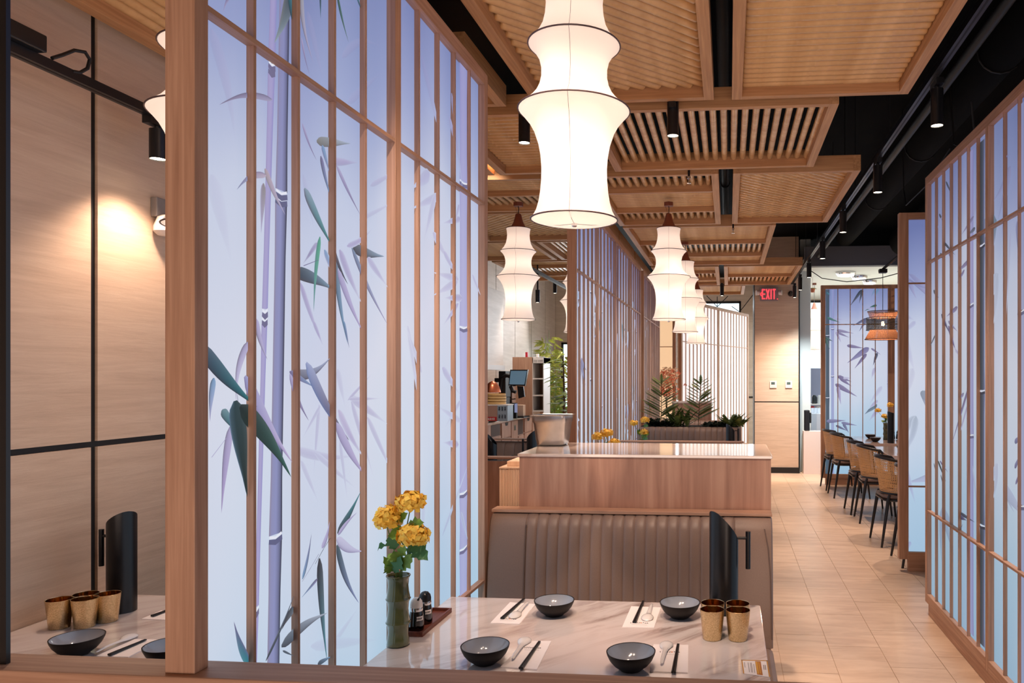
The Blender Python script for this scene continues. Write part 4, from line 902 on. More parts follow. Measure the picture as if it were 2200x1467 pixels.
# tray with two sauce bottles
t = thing('condiment_tray', 'small reddish wooden tray carrying the sauce bottles beside the green vase', 'tray', (-1.028, 2.49, .7502))
make(B().box(-.036, -.13, 0, .036, .13, .006), 'tray_base', red_wood, t, bevel=.001)
b = B().box(-.036, -.13, .006, -.030, .13, .016).box(.030, -.13, .006, .036, .13, .016).box(-.030, -.13, .006, .030, -.124, .016).box(-.030, .124, .006, .030, .13, .016)
make(b, 'tray_rim', red_wood, t, bevel=.001)
def bottle(p, capm, label, text=False):
    t = thing('sauce_bottle', label, 'bottle', p, group='sauce bottles on the tray')
    make(B().lathe([(.001, 0), (.0235, 0), (.025, .004), (.0255, .02), (.0235, .045), (.0205, .064), (.0195, .066)], n=28), 'dark_glass', mat('soy_dark_glass', (10, 10, 14), .08, coat=1), t, smooth=True)
    make(B().lathe([(.0205, .064), (.0212, .066), (.0212, .074), (.0205, .076)], n=28), 'chrome_collar', chrome, t, smooth=True)
    cp = make(B().lathe([(.0205, .076), (.0205, .086), (.018, .097), (.011, .105), (.004, .108), (.0005, .1085)], n=28), 'dome_cap', capm, t, smooth=True)
    make(B().path([(.008, -.008, .100), (.015, -.012, .110)], [.0045, .0025], 8), 'pour_spout', blackg, cp, smooth=True)
    lb = B().rings([[(.0262*cos(a), .0262*sin(a), z) for a in [radians(-66+10*i) for i in range(6)]] for z in (.036, .050)], cap=False); lb.f = lb.f[:-1] if False else [f for i, f in enumerate(lb.f) if (i % 6) != 5]
    make(lb, 'paper_label', paper, t)
    lt = B()
    for i in range(5): a = radians(-62+8*i); lt.box(.0264*cos(a)-.0008, .0264*sin(a)-.0008, .040, .0264*cos(a)+.0008, .0264*sin(a)+.0004, .046)
    make(lt, 'label_letters', black, t)
bottle((-1.034, 2.410, .7565), whiteg, 'dark sauce bottle with a white dome cap behind the vase'); bottle((-1.034, 2.480, .7565), blackg, 'dark sauce bottle with a black dome cap on the tray')
# ================================================================ silk lanterns
LP = [(0, .1415), (.012, .1345), (.03, .125), (.06, .1165), (.09, .1115), (.13, .1078), (.17, .107), (.21, .110), (.25, .1175), (.29, .131), (.32, .1475), (.345, .168), (.36, .182),
      (.372, .168), (.39, .146), (.415, .126), (.44, .114), (.47, .1075), (.50, .1078), (.53, .115), (.555, .130), (.575, .150), (.588, .137), (.61, .119), (.64, .104), (.675, .096), (.71, .093), (.745, .096), (.765, .101)]
def lantern(x, y, zb, label, cord_to=3.06, watts=None, cone=True, g='white silk lanterns'):
    t = thing('silk_lantern', label, 'lamp', (x, y, zb), group=g)
    make(B().lathe([(r, z) for z, r in LP], n=48, cap=False), 'silk_shade', silk, t, smooth=2)
    dk = make(B().lathe([(.1405, .002), (.12, -.004), (.06, -.009), (.001, -.010)], n=48, cap=False), 'bottom_disc', silk, t, smooth=True)
    make(B().lathe([(.100, .765), (.05, .772), (.02, .773)], n=32, cap=False), 'top_disc', silk, t, smooth=True)
    for z, r in ((0.002, .1422), (.36, .1828), (.575, .1508), (.765, .1015)):
        make(B().path([(r*cos(2*pi*i/48), r*sin(2*pi*i/48), z) for i in range(48)], .0026, 6, closed=True), 'wire_ring', wire, t, smooth=True)
    for a in (.6, 2.7, 4.8):
        make(B().path([((r+.0006)*cos(a), (r+.0006)*sin(a), z) for z, r in LP], .0006, 4), 'fabric_seam', wire, t)
        make(B().path([(.140*cos(a), .140*sin(a), .001), (.06*cos(a), .06*sin(a), -.0098), (0, 0, -.0105)], .0007, 4), 'disc_seam', wire, dk)
    make(B().lathe([(.009, -.009), (.009, -.018), (.006, -.021)], n=16), 'bottom_knob', chrome, t, smooth=True)
    if cone:
        make(B().lathe([(.066, .768), (.058, .785), (.040, .82), (.030, .86), (.024, .885), (.018, .89)], n=24), 'leather_cap', brownleather, t, smooth=True)
        zc = cord_to-zb
        make(B().path([(0, 0, .885), (.003, 0, (.885+zc)/2), (0, 0, zc-.03)], .0035, 6), 'cord', black, t)
        make(B().path([(0, 0, zc-.032), (0, 0, zc)], .042, 6), 'ceiling_rose', brownleather, t)
        make(B().path([(-.028, 0, zc-.032), (-.006, 0, .89)], .0009, 4), 'steel_cable', dark_metal, t)
    for z, k in ((.19, 1.0), (.46, .55), (.66, .30)):
        l = bpy.data.lights.new('lantern_bulb', 'POINT'); l.energy = (watts or BULB_W)*k; l.color = (1.0, .87, .77); l.shadow_soft_size = .035
        o = bpy.data.objects.new('lantern_bulb', l); C.objects.link(o); o.parent = t; o.location = (0, 0, z)
    return t
lantern(-.505, 2.43, 2.112, 'biggest white silk lantern hanging over the near marble table')
lantern(-1.66, 2.28, 2.08, 'white silk lantern mostly hidden behind the foreground oak post', cone=False)
lantern(-.50, 6.28, 2.075, 'white silk lantern hanging in front of the exit wall, right of the big one')
lantern(-1.76, 6.17, 2.075, 'white silk lantern hanging left behind the big one, above the back counter')
lantern(-.47, 8.15, 2.08, 'white silk lantern second in the receding row behind the right one')
lantern(-.46, 10.75, 2.07, 'white silk lantern farthest in the receding row')
lantern(-1.74, 8.45, 2.10, 'white silk lantern half hidden by the second screen post')
lantern(1.62, 14.4, 2.10, 'white silk lantern seen between the white column and the distant screen', cord_to=3.36)
# ================================================================ spotlights on black tracks
def spotlight(x, y, z, label, L=.185, r=.031, track=3.12, beam=True, watts=None, ang=46, rot=(0, 0, 0), g='black cylinder spotlights'):
    t = thing('spotlight', label, 'spotlight', (x, y, z), group=g)
    n = 24
    make(B().lathe([(.0265, .018), (.029, .0), (r, .0), (r, L), (r*.6, L+.004), (.001, L+.004)], n=n, cap=False), 'housing', blackg, t, smooth=True)
    make(B().lathe([(.028, .004), (.02, .005), (.001, .006)], n=n, cap=False), 'lens', lensglow, t)
    make(B().path([(0, 0, L), (0, 0, track-z)], .012, 8), 'stem', blackg, t)
    make(B().box(-.018, -.06, track-z-.03, .018, .06, track-z), 'track_adapter', blackg, t)
    if beam: spot((x, y, z-.015), watts, ang, rot=rot)
    return t
def track(x, y0, y1, z, label, w_=.036, xx=None):
    t = thing('light_track', label, 'track', (x, (y0+y1)/2, z)); L = (y1-y0)/2
    make(B().box(-w_/2, -L, 0, w_/2, L, .032), 'rail', blackg, t); b = B()
    make(B().box(-.004, -L, -.001, .004, L, .0), 'slot', dark_metal, t)
    q = -L+.2
    while q < L:
        make(B().path([(0, q, .03), (0, q, 3.9-z)], .003, 5), 'hanger', dark_metal, t); q += 1.3
    return t
track(1.025, .8, 12.3, 3.09, 'long black light track running beside the ceiling panels down the aisle')
RL = ['nearest', 'second', 'third', 'fourth', 'fifth', 'sixth', 'last']
for i, (x, y) in enumerate(((1.05, 3.9), (1.025, 5.28), (1.005, 6.72), (1.01, 8.2), (1.03, 9.75), (1.05, 11.15), (1.06, 12.2))):
    spotlight(x, y, 2.865, '%s black spotlight along the aisle track on the right' % RL[i], track=3.09, ang=40)
spot((1.03, 2.5, 2.85), None, 40); spot((1.03, 1.2, 2.85), None, 40); [spot((2.0, y_, 3.0), 120, 70) for y_ in (7.2, 8.8, 10.3)]  # the row over the right tables has no fittings, added to brighten the chairs
spotlight(-.296, 4.0, 2.885, 'black spotlight hanging right of the big lantern, behind it', track=3.05)
spotlight(-1.108, 4.0, 2.87, 'black spotlight hanging left of the big lantern near the screen top', track=3.05)
spotlight(-.10, 11.75, 2.855, 'small black spotlight hanging before the back window', track=3.05)
for sx, sy, sl in ((.045, 7.23, 'small brass sprinkler head in the gap below the third panel row'), (-.28, 5.33, 'small brass sprinkler head between the ceiling panels behind the big lantern')):
    t = thing('sprinkler_head', sl, 'sprinkler', (sx, sy, 2.97), group='sprinklers')
    make(B().lathe([(.004, 0), (.016, .002), (.016, .005), (.004, .006), (.004, .03), (.012, .035), (.012, .05)], n=14), 'deflector', chrome, t, smooth=True); make(B().path([(0, 0, .05), (0, 0, .93)], .008, 8), 'feed_pipe', dark_metal, t)
# extra beams without fittings, added to brighten the booths and the counter
for x, y in ((-.05, 2.0), (-.05, 3.1), (-.05, 5.3)): spot((x, y, 3.0), 25, 70)
for x in (-.7, -.2): spot((x, 1.75, 3.0), 80, 60, rot=(radians(34), 0, 0))
track(-2.215, .2, 6.6, 2.60, 'black light track running along the left stone wall')
p = ray(340, 333); tt = 2.215/-p[0]
spotlight(-2.215, p[1]*tt, 2.445, 'black spotlight on the left wall track beside the oak post', track=2.60, L=.115, beam=False)
spot((-2.215, p[1]*tt, 2.42), 25, 120, rot=(0, radians(-6), 0), blend=.6)
b = B().box(-.03, -.13, .033, .045, .13, .088); t = thing('track_power_feed', 'black power feed box with a looped cable on top of the left wall track', 'power box', (-2.215, 2.08, 2.60))
make(b, 'box', blackg, t, bevel=.004)
q0 = [onx(u, v, -2.2) for u, v in ((112, 125), (135, 118), (160, 108), (183, 112), (193, 128), (188, 147), (172, 156), (155, 153))]
make(B().path([(a[0]+2.215, a[1]-2.08, a[2]-2.60) for a in q0], .006, 8), 'cable', black, t, smooth=True)
t = thing('ceiling_speaker', 'black round ceiling speaker at the upper left above the stone wall', 'speaker', (-2.02, 1.95, 2.98)); 
make(B().lathe([(.02, -.09), (.12, -.085), (.19, -.06), (.21, -.02), (.20, 0), (.05, .02)], n=32), 'housing', black, t, smooth=True); make(B().path([(0, 0, 0), (0, 0, .9)], .01, 8), 'stem', black, t)
t = thing('emergency_light', 'small white emergency light on the left stone wall at the oak post', 'emergency light', (-2.38, 0, 0))
a = onx(346, 470, -2.34)
make(B().lathe([(.012, .05), (.03, .04), (.045, .0), (.045, -.02), (.03, -.035), (.001, -.04)], .045, a[1]+.02, 20), 'lamp_head', mat('white_plastic', (224, 214, 206), .4), t, smooth=True).location = (0, 0, a[2]-.03)
make(B().box(0, a[1]-.01, a[2]+.01, .03, a[1]+.06, a[2]+.09), 'wall_plate', mat('grey_plastic', (130, 122, 118), .5), t, bevel=.004)
make(B().box(-1.512, 1.43, 1.0, -1.498, 1.440, 3.9), 'black_post', blackg, label='thin black square metal post at the far left edge, standing on the low divider', cat='post')
# ducts, pipes and cables under the black ceiling
for i, (pts, r, l) in enumerate((([(1.75, -2, 3.7), (1.75, 11.5, 3.7)], .14, 'wide black air duct under the ceiling right of the track'), ([(1.35, -2, 3.42), (1.35, 11.5, 3.42)], .03, 'black conduit pipe between the duct and the track'),
    ([(-.03, -1, 3.4), (-.03, 12.2, 3.4)], .035, 'black pipe above the gap between the ceiling panels'), ([(-1.1, -1, 3.35), (-1.1, 12.2, 3.35)], .03, 'black pipe above the top of the left screens'), ([(2.6, 3, 3.6), (2.6, 11.4, 3.6)], .22, 'second black air duct far right'))):
    t = thing('ceiling_duct' if r > .1 else 'ceiling_pipe', l, 'duct' if r > .1 else 'pipe', (0, 0, 0)); make(B().path(pts, r, 20), 'tube', ceilblack if r > .1 else dark_metal, t, smooth=True)
    for y in range(1, 11, 2): make(B().path([(pts[0][0]+(r+.004)*cos(a_), y+.02, pts[0][2]+(r+.004)*sin(a_)) for a_ in [2*pi*i_/16 for i_ in range(16)]], .006, 6, closed=True), 'clamp', dark_metal, t)
def cable(pts, label, r=.004, m=None):
    make(B().path(pts, r, 6), 'cable', m or black, label=label, cat='cable')
cable([onz(*onp, 0)[:0] or q for onp, q in ()] or [(1.03, 9.9, 3.0), (1.2, 9.8, 2.86), (1.5, 9.7, 2.80), (1.9, 9.6, 2.83), (2.2, 9.5, 2.90), (2.45, 9.4, 3.02)], 'black cable swagging from the aisle track towards the wicker lamp', .006)
cable([(1.5, 4.8, 3.3), (1.55, 4.9, 3.12), (1.62, 5.1, 3.06), (1.75, 5.3, 3.10), (1.6, 5.5, 3.25), (1.55, 5.5, 3.9)], 'grey loose cable loop hanging under the black ceiling', .006, dark_metal)
cable([(1.6, 5.6, 3.25), (1.5, 5.9, 3.05), (1.45, 6.3, 3.0), (1.5, 6.6, 3.2), (1.5, 6.65, 3.9)], 'second loose cable over the large right screen', .005, dark_metal)
# ================================================================ exit sign, thermostats, camera on the rear pillar wall
def yw(u, v, Y=12.50): return ony(u, v, Y)
c0, c1 = yw(1632, 619), yw(1671, 647)
t = thing('exit_sign', 'lit red EXIT sign with two emergency heads on the stone pillar', 'sign', ((c0[0]+c1[0])/2, 12.44, (c0[2]+c1[2])/2))
W2, H2 = (c1[0]-c0[0])/2, (c0[2]-c1[2])/2
make(B().box(-W2, -.03, -H2, W2, .04, H2), 'housing', mat('sign_grey', (150, 136, 140), .5), t, bevel=.004)
lb = B(); th = .014; ch = H2*1.5; zb = -ch/2; gy0, gy1 = -.034, -.029
def bar(x0, z0, x1, z1, w_=th):
    dx, dz = x1-x0, z1-z0; L = hypot(dx, dz); nx, nz = -dz/L*w_/2, dx/L*w_/2; n = len(lb.v)
    for yy in (gy0, gy1): lb.v.extend([(x0-nx, yy, z0-nz), (x0+nx, yy, z0+nz), (x1+nx, yy, z1+nz), (x1-nx, yy, z1-nz)])
    lb.f.extend([(n, n+1, n+2, n+3), (n+7, n+6, n+5, n+4), (n, n+4, n+5, n+1), (n+1, n+5, n+6, n+2), (n+2, n+6, n+7, n+3), (n+3, n+7, n+4, n)])
lw = W2*.30; x = -W2*.72; z1 = zb+ch
bar(x, zb, x, z1, .018); [bar(x, q, x+lw, q, .018) for q in (zb+.009, 0, z1-.009)]
x += W2*.44; bar(x, zb, x+lw, z1, .019); bar(x, z1, x+lw, zb, .019)
x += W2*.47; bar(x+.006, zb, x+.006, z1, .020)
x += W2*.22; bar(x+lw/2, zb, x+lw/2, z1, .018); bar(x-.002, z1-.009, x+lw+.002, z1-.009, .018)
make(lb, 'exit_letters', exitred, t)
lb = B(); bar(-W2*.94, 0, -W2*.82, .03, .012); bar(-W2*.94, 0, -W2*.82, -.03, .012); make(lb, 'arrow', exitred, t)
for s in (-1, 1):
    h = make(B().path([(s*(W2+.01), -.03, .02), (s*(W2+.06), -.045, .02)], [.035, .045], 10), 'emergency_head', mat('white_abs', (222, 214, 208), .4), t, smooth=True)
make(B().path([(W2*.93, -.03, -H2*.75), (W2*.93, -.038, -H2*.75)], .008, 8), 'indicator', exitred, t)
for u, l in ((1661, 'left white thermostat on the stone pillar'), (1694.5, 'right white thermostat on the stone pillar')):
    a = yw(u, 826); t = thing('thermostat', l, 'thermostat', (a[0], 12.505, a[2]), group='thermostats')
    make(B().box(-.056, -.018, -.058, .056, 0, .058), 'case', mat('ivory_plastic', (232, 216, 204), .5), t, bevel=.006)
    make(B().box(-.032, -.021, .0, .028, -.018, .042), 'display', mat('lcd_grey_green', (74, 92, 88), .3), t)
    b = B()
    for i in range(5): b.box(-.034+i*.016, -.0205, -.036, -.026+i*.016, -.018, -.028)
    make(b, 'buttons', mat('thermostat_button', (196, 170, 158), .5), t)
a = yw(1698.5, 631); t = thing('security_camera', 'black dome security camera beside the exit sign', 'camera', (a[0], 12.45, a[2]))
make(B().path([(0, .055, 0), (0, .02, 0), (0, -.01, 0), (0, -.04, 0)], [.045, .045, .04, .018], 16), 'dome', black, t, smooth=True); make(B().path([(0, -.041, 0), (0, -.048, 0)], .012, 12), 'lens', chrome, t)
# ================================================================ cane chairs and tables on the right
def chair_proto():
    t = thing('cane_chair', None, 'chair', group='cane backed chairs along the aisle')
    R_ = .235; a0, a1 = radians(198), radians(342)     # back arc round (0,.02), sitter faces +y
    def arc(a, z, rr=R_): k = 1-.10*max(0, (.80-z)/.35); return (rr*k*1.0*cos(a), .03+rr*k*1.02*sin(a)-.03*max(0, (z-.5)/.35), z)
    def rail_z(a): return .80+.035*cos((a-pi*1.5)*1.15)
    n = 26; pts = [arc(radians(180+180*i/n), rail_z(radians(180+180*i/n)) - (.03 if i in (0, n) else 0)) for i in range(n+1)]
    make(B().path(pts, .0145, 10), 'top_rail', chairblk, t, smooth=True)
    zb = .49
    lo = [arc(radians(192+156*i/n), zb) for i in range(n+1)]
    make(B().path(lo, .012, 8), 'lower_rail', chairblk, t, smooth=True)
    for a in (radians(190), radians(350)): make(B().path([arc(a, rail_z(a)-.005), arc(a, .64), arc(a, zb)], .010, 8), 'back_side_rail', chairblk, t, smooth=True)
    b = B(); nx, nz = 34, 20
    def P(u, v, dr=0): a = radians(190+160*u); z0_, z1_ = zb, rail_z(a)-.01; return arc(a, z0_+(z1_-z0_)*v, R_+dr)
    for i in range(nx+1):
        u = i/nx; du = .0032/(.235*2.8)
        for j in range(5): b.quad(P(u-du, j/5), P(u+du, j/5), P(u+du, (j+1)/5), P(u-du, (j+1)/5))
    for j in range(nz+1):
        v = j/nz; dv = .0032/.32
        for i in range(20): b.quad(P(i/20, max(0, v-dv), .001), P((i+1)/20, max(0, v-dv), .001), P((i+1)/20, min(1, v+dv), .001), P(i/20, min(1, v+dv), .001))
    for s in (1, -1):
        for k in range(-12, 34):
            ua, ub = k/34*1.0, (k+12)/34*1.0
            m_ = 10
            for j in range(m_):
                v0_, v1_ = j/m_, (j+1)/m_; x0_, x1_ = ua+(ub-ua)*v0_, ua+(ub-ua)*v1_
                if s < 0: x0_, x1_ = 1-x0_, 1-x1_
                if min(x0_, x1_) < 0 or max(x0_, x1_) > 1: continue
                w_ = .0022
                b.quad(P(x0_-w_, v0_, .0005), P(x0_+w_, v0_, .0005), P(x1_+w_, v1_, .0005), P(x1_-w_, v1_, .0005))
    make(b, 'cane_back', cane, t)
    make(B().rings([[(x, y+.01, z) for x, y in rrect(hx, hy, .09, 5)] for hx, hy, z in ((.205, .205, .425), (.215, .215, .432), (.215, .215, .445))]), 'seat_frame', chairblk, t, smooth=True)
    make(B().rings([[(x, y+.01, z) for x, y in rrect(hx, hy, .09, 5)] for hx, hy, z in ((.20, .20, .445), (.212, .212, .462), (.208, .208, .478), (.17, .17, .487))]), 'seat_cushion', cush, t, smooth=True)
    for sx in (-1, 1):
        make(B().path([(sx*.20, .18, .435), (sx*.235, .225, 0)], [.0165, .010], 10), 'leg', chairblk, t, smooth=True)
        make(B().path([(sx*.19, -.155, .49), (sx*.195, -.17, .43), (sx*.218, -.235, 0)], [.013, .0175, .0105], 10), 'leg', chairblk, t, smooth=True)
    return t
CH = chair_proto(); cl = ['farthest cane chair, half hidden at the distant screen post', 'second farthest cane chair showing holes against the glowing screen', 'third cane chair from the far end of the aisle', 'fourth cane chair from the far end, its back overlapping its neighbour', 'cane chair in front, nearest fully seen beside the narrow screen', 'cane chair nearly hidden behind the narrow screen, only a leg showing']
for i, (y, x) in enumerate(((10.86, 1.58), (10.2, 1.60), (9.02, 1.635), (8.50, 1.66), (7.38, 1.645), (6.62, 1.68))):
    if i == 0: CH.location = (x, y, 0); CH.rotation_euler = (0, 0, -pi/2+.06); CH['label'] = cl[0]
    else: dup(CH, (x, y, 0), -pi/2 + (.05, .02, -.03, .06, 0)[i-1], cl[i])
tablepink = marble_mat('pinkish_marble', (214, 186, 172), (198, 170, 156), (180, 150, 136), (.7, 1.6, 1), (0, 0, 0), .2)
table('far marble table with flowers before the distant screen', 1.70, 2.9, 9.68, 10.82, m=tablepink, th=.045)
table('middle marble table of the right row behind the cane chairs', 1.72, 2.9, 8.2, 9.28, m=tablepink, th=.045)
table('nearest marble table of the right row, hidden by the narrow screen', 1.72, 2.9, 6.75, 7.75, m=tablepink, th=.045)
small_bouquet((2.1, 10.28, .75), 'green vase on the far right marble table', 'orange yellow flowers on the far right marble table', 31, [(-.10, 0, .165), (.06, .01, .24), (-.02, -.02, .09)])
def on75(u, v, z=.75): return onz(u, v, z)
p = on75(1886.5, 947); holder((2.06, 9.78, .75), .40, .042, .02, 0, 'tall black round topped holder on the far right marble table', bar=False)
dup(BP, (1.93, 10.45, .75), 0, 'dark bowl behind the vase on the far right table', 'dark rice bowls'); dup(BP, (1.90, 9.95, .75), 0, 'dark bowl beside the tall holder on the far right table', 'dark rice bowls')
dup(BP, (1.98, 8.75, .75), 0, 'dark bowl on the middle right table', 'dark rice bowls')
for k, (x, y) in enumerate(((2.20, 10.3), (2.27, 10.32))):
    bt = thing('sauce_bottle', ['left', 'right'][k]+' dark sauce bottle on the far right marble table', 'bottle', (x, y, .7525), group='sauce bottles on the far table'); bt.scale = (1.1, 1.1, 1.1)
    make(B().lathe([(.001, 0), (.025, .003), (.0255, .02), (.020, .066), (.0205, .08), (.012, .105), (.001, .108)], n=16), 'dark_glass', blackg, bt, smooth=True)
    make(B().lathe([(.0212, .064), (.0212, .074)], n=16, cap=False), 'chrome_collar', chrome, bt)
t = thing('card_stand', 'framed menu card standing on the middle right table', 'stand', (2.12, 9.15, .752)); make(B().box(-.05, -.02, 0, .12, .0, .22), 'frame', dark_metal, t, bevel=.002); make(B().box(-.038, -.022, .015, .108, -.0205, .205), 'printed_card', mat('brown_photo_print', (120, 70, 60), .5), t)
# wicker lamp
c = ony(1896.7, 700, 10.25)
t = thing('wicker_lamp', 'wicker pendant lamp with a black mesh band over the far right tables', 'lamp', (c[0], c[1], 0))
def zz(v): return ony(1896, v, 10.25)[2]
wick = textured('wicker_fibre', [(.3, (150, 92, 56)), (.7, (196, 134, 92))], (60, 60, 4), 2, .7, 2)
def slotted(r0, z0, r1, z1, n, fill):
    b = B()
    for i in range(n):
        a, a2 = 2*pi*i/n, 2*pi*(i+fill)/n
        b.quad((r0*cos(a), r0*sin(a), z0), (r0*cos(a2), r0*sin(a2), z0), (r1*cos(a2), r1*sin(a2), z1), (r1*cos(a), r1*sin(a), z1))
    return b
make(slotted(.235, zz(729), .165, zz(708), 90, .86), 'lower_shade', wick, t); make(slotted(.17, zz(683), .20, zz(669), 80, .7), 'upper_shade', wick, t)
b = slotted(.215, zz(709), .215, zz(683), 70, .42)
for k in range(9): z = zz(709)+(zz(683)-zz(709))*k/8; b.rings([[(.216*cos(2*pi*i/40), .216*sin(2*pi*i/40), z-.003) for i in range(40)], [(.216*cos(2*pi*i/40), .216*sin(2*pi*i/40), z+.003) for i in range(40)]], cap=False)
make(b, 'mesh_band', black, t)
for r, v in ((.236, 729), (.217, 709), (.217, 683), (.20, 669)): make(B().path([(r*cos(2*pi*i/32), r*sin(2*pi*i/32), zz(v)) for i in range(32)], .004, 6, closed=True), 'hoop', dark_metal, t)
make(B().lathe([(.002, zz(700)), (.02, zz(699)), (.026, zz(696.5)), (.018, zz(693)), (.01, zz(690))], n=16), 'bulb', bulbglow, t, smooth=True)
make(B().path([(0, 0, zz(690)), (0, 0, 3.0)], .004, 6), 'cord', black, t); make(B().box(-.05, -.05, 2.98, .05, .05, 3.03), 'mount', black, t)
make(B().path([(-.0, 0, 3.03), (.35, -.8, 3.35), (.6, -1.2, 3.9)], .018, 8), 'mount_bar', black, t)
l = bpy.data.lights.new('wicker_bulb', 'POINT'); l.energy = 6; l.color = (1, .7, .45); o = bpy.data.objects.new('wicker_bulb', l); C.objects.link(o); o.parent = t; o.location = (0, 0, zz(700)-.05)
# ================================================================ planter, ferns and the booths behind the counter
bench('taupe bench whose oak cap shows just above the counter top', (-1.06, 6.88, 0), 0, 1.20, cap=True)
bench('taupe bench facing the camera under the fern planter', (.135, 8.88, 0), pi, 1.195, cap=False, chan=.066, back_h=1.0, wood_back=False)
bench('second booth bench hidden behind the high counter', (-1.06, 4.02, 0), 0, 1.20, cap=False, wood_back=False)
bench('taupe bench in the left rear booth left of the steel tub', (-1.14, 7.12, 0), pi, 1.22, cap=True, chan=.09)
bench('oak backed bench with its cap left of the counter', (-2.37, 5.42, 0), 0, 1.22, cap=True)
bench('softly lit taupe bench at the far end behind the ferns', (.18, 10.75, 0), pi, 1.24, cap=False, chan=.07, wood_back=False)
t = thing('planter_box', 'low planter box with dark soil on top of the fern bench', 'planter', (-.4625, 8.89, 0))
make(B().box(-.5975, 0, 0, .5975, .34, .99), 'box', counter_oak, t); make(B().box(-.58, .02, .99, .58, .32, 1.0), 'soil', mat('dark_soil', (40, 34, 28), .9), t)
t = thing('far_counter', 'small oak counter block with a white top behind the ferns', 'counter', (-.53, 10.8, 0)); make(B().box(-.28, 0, 0, .28, .5, 1.21), 'body', counter_oak, t); make(B().box(-.29, -.01, 1.21, .29, .52, 1.24), 'stone_top', quartz, t, bevel=.003)
def frond(b, P, d, L, w_, droop=.3, n=16, up=(0, 0, 1)):
    from mathutils import Vector
    P = Vector(P); d = Vector(d).normalized(); U = Vector(up); prev = P
    for i in range(n):
        t_ = i/n; cen = P+d*L*t_-Vector((0, 0, 1))*droop*L*t_*t_; nx_ = P+d*L*(t_+1/n)-Vector((0, 0, 1))*droop*L*(t_+1/n)**2
        ax = (nx_-cen).normalized(); sd = ax.cross(U); sd = sd.normalized() if sd.length > .05 else ax.orthogonal().normalized()
        ww = w_*sin(pi*min(1, t_*.92+.12))**.8
        for s in (-1, 1):
            tip = cen+sd*s*ww+ax*ww*.45-Vector((0, 0, 1))*ww*.15; h_ = ax*(L/n*.95)
            b.tri(tuple(cen-h_*.5), tuple(cen+h_*1.1), tuple(tip))
        b.quad(tuple(cen-sd*.0015), tuple(cen+sd*.0015), tuple(nx_+sd*.0012), tuple(nx_-sd*.0012))
def treefern(label, base, H, fronds, seed, lean=0, wmul=1, L0=.2, droopy=.12):
    R = random.Random(seed); t = thing('fern', label, 'plant', base, group='ferns in the planter')
    make(B().path([(0, 0, .002), (lean*.5, 0, H*.5), (lean, 0, H)], .004, 6), 'stem', stemb, t)
    b = B()
    for k in range(fronds):
        f = (k+.5)/fronds; z = H*(.12+.86*f); s = 1 if k % 2 else -1; yaw = R.uniform(-.8, .8)
        frond(b, (lean*f, 0, z), (s*cos(yaw), sin(yaw)*.8, .55+.25*f), L0*(1.15-.65*f)*R.uniform(.85, 1.1), .078*wmul*(1.1-.5*f), droopy, 14)
    frond(b, (lean, 0, H*.93), (lean*.2, 0, 1), L0*.45, .03, 0, 10, up=(0, 1, 0))
    make(b, 'fronds', ferng, t)
p = ony(1421, 915, 9.05); treefern('taller fern at the left end of the planter', (p[0], 9.05, 1.0), .54, 30, 3, 0, 1, .30)
p = ony(1500, 915, 9.02); treefern('upright fern in the middle of the planter', (p[0], 9.02, 1.0), .54, 26, 5, .03, 1, .27)
def bush(label, base, rx, n, seed, L=.14, m=None, up=.9, name='low_fern'):
    R = random.Random(seed); t = thing(name, label, 'plant', base, group='low planting in the planter'); b = B()
    for i in range(n):
        a = R.uniform(0, 2*pi); frond(b, (R.uniform(-rx, rx), R.uniform(-.08, .08), 0), (cos(a)*.8, sin(a)*.6, R.uniform(.3, up+.4)), L*R.uniform(.6, 1.2), .036, .25, 10)
    make(b, 'foliage', m or ferng, t); return t
p = ony(1460, 916, 9.03); bush('low spiky fern between the two tall ferns', (p[0], 9.03, 1.0), .10, 40, 8, .30, up=1.4)
p = ony(1418, 916, 9.0); bush('dark low leaves at the left end of the planter', (p[0], 9.0, 1.0), .14, 60, 9, .17, ferndk)
p = ony(1540, 917, 9.0); bush('short dark moss like leaves right of the middle fern', (p[0], 9.0, 1.0), .16, 50, 10, .09, ferndk)
p = ony(1582, 915, 9.05); bush('sprawling fern at the right end of the planter', (p[0]-.02, 9.05, 1.0), .11, 50, 12, .24)
t = thing('orchid_spray', 'pink and orange blossom spray behind the tall left fern', 'flowers', (ony(1432, 880, 12.4)[0], 12.4, 1.0))
R = random.Random(4)
for m_, n_, nm in ((orange_petal, 110, 'orange_blossoms'), (cream_petal, 110, 'cream_blossoms')):
    b = B()
    for i in range(n_):
        c_ = (R.gauss(0, .09), R.uniform(-.1, .1), .28+R.uniform(0, .42) if m_ is orange_petal else .42+R.uniform(0, .32))
        for k in range(4):
            a = R.uniform(0, 6.28); s = .03; b.tri(c_, (c_[0]+s*cos(a), c_[1]-.01, c_[2]+s*sin(a)), (c_[0]+s*cos(a+.9), c_[1]-.012, c_[2]+s*sin(a+.9)))
    make(b, nm, m_, t)['kind'] = 'stuff'
b = B(); 
for i in range(9): b.path([(0, 0, -.1), (R.uniform(-.03, .03), 0, .2), (R.gauss(0, .09), 0, R.uniform(.35, .68))], .003, 5)
make(b, 'stems', stemb, t); make(B().lathe([(.05, -.999), (.07, -.5), (.07, -.1), (.06, -.1)], n=16), 'tall_vase', white, t, smooth=True)
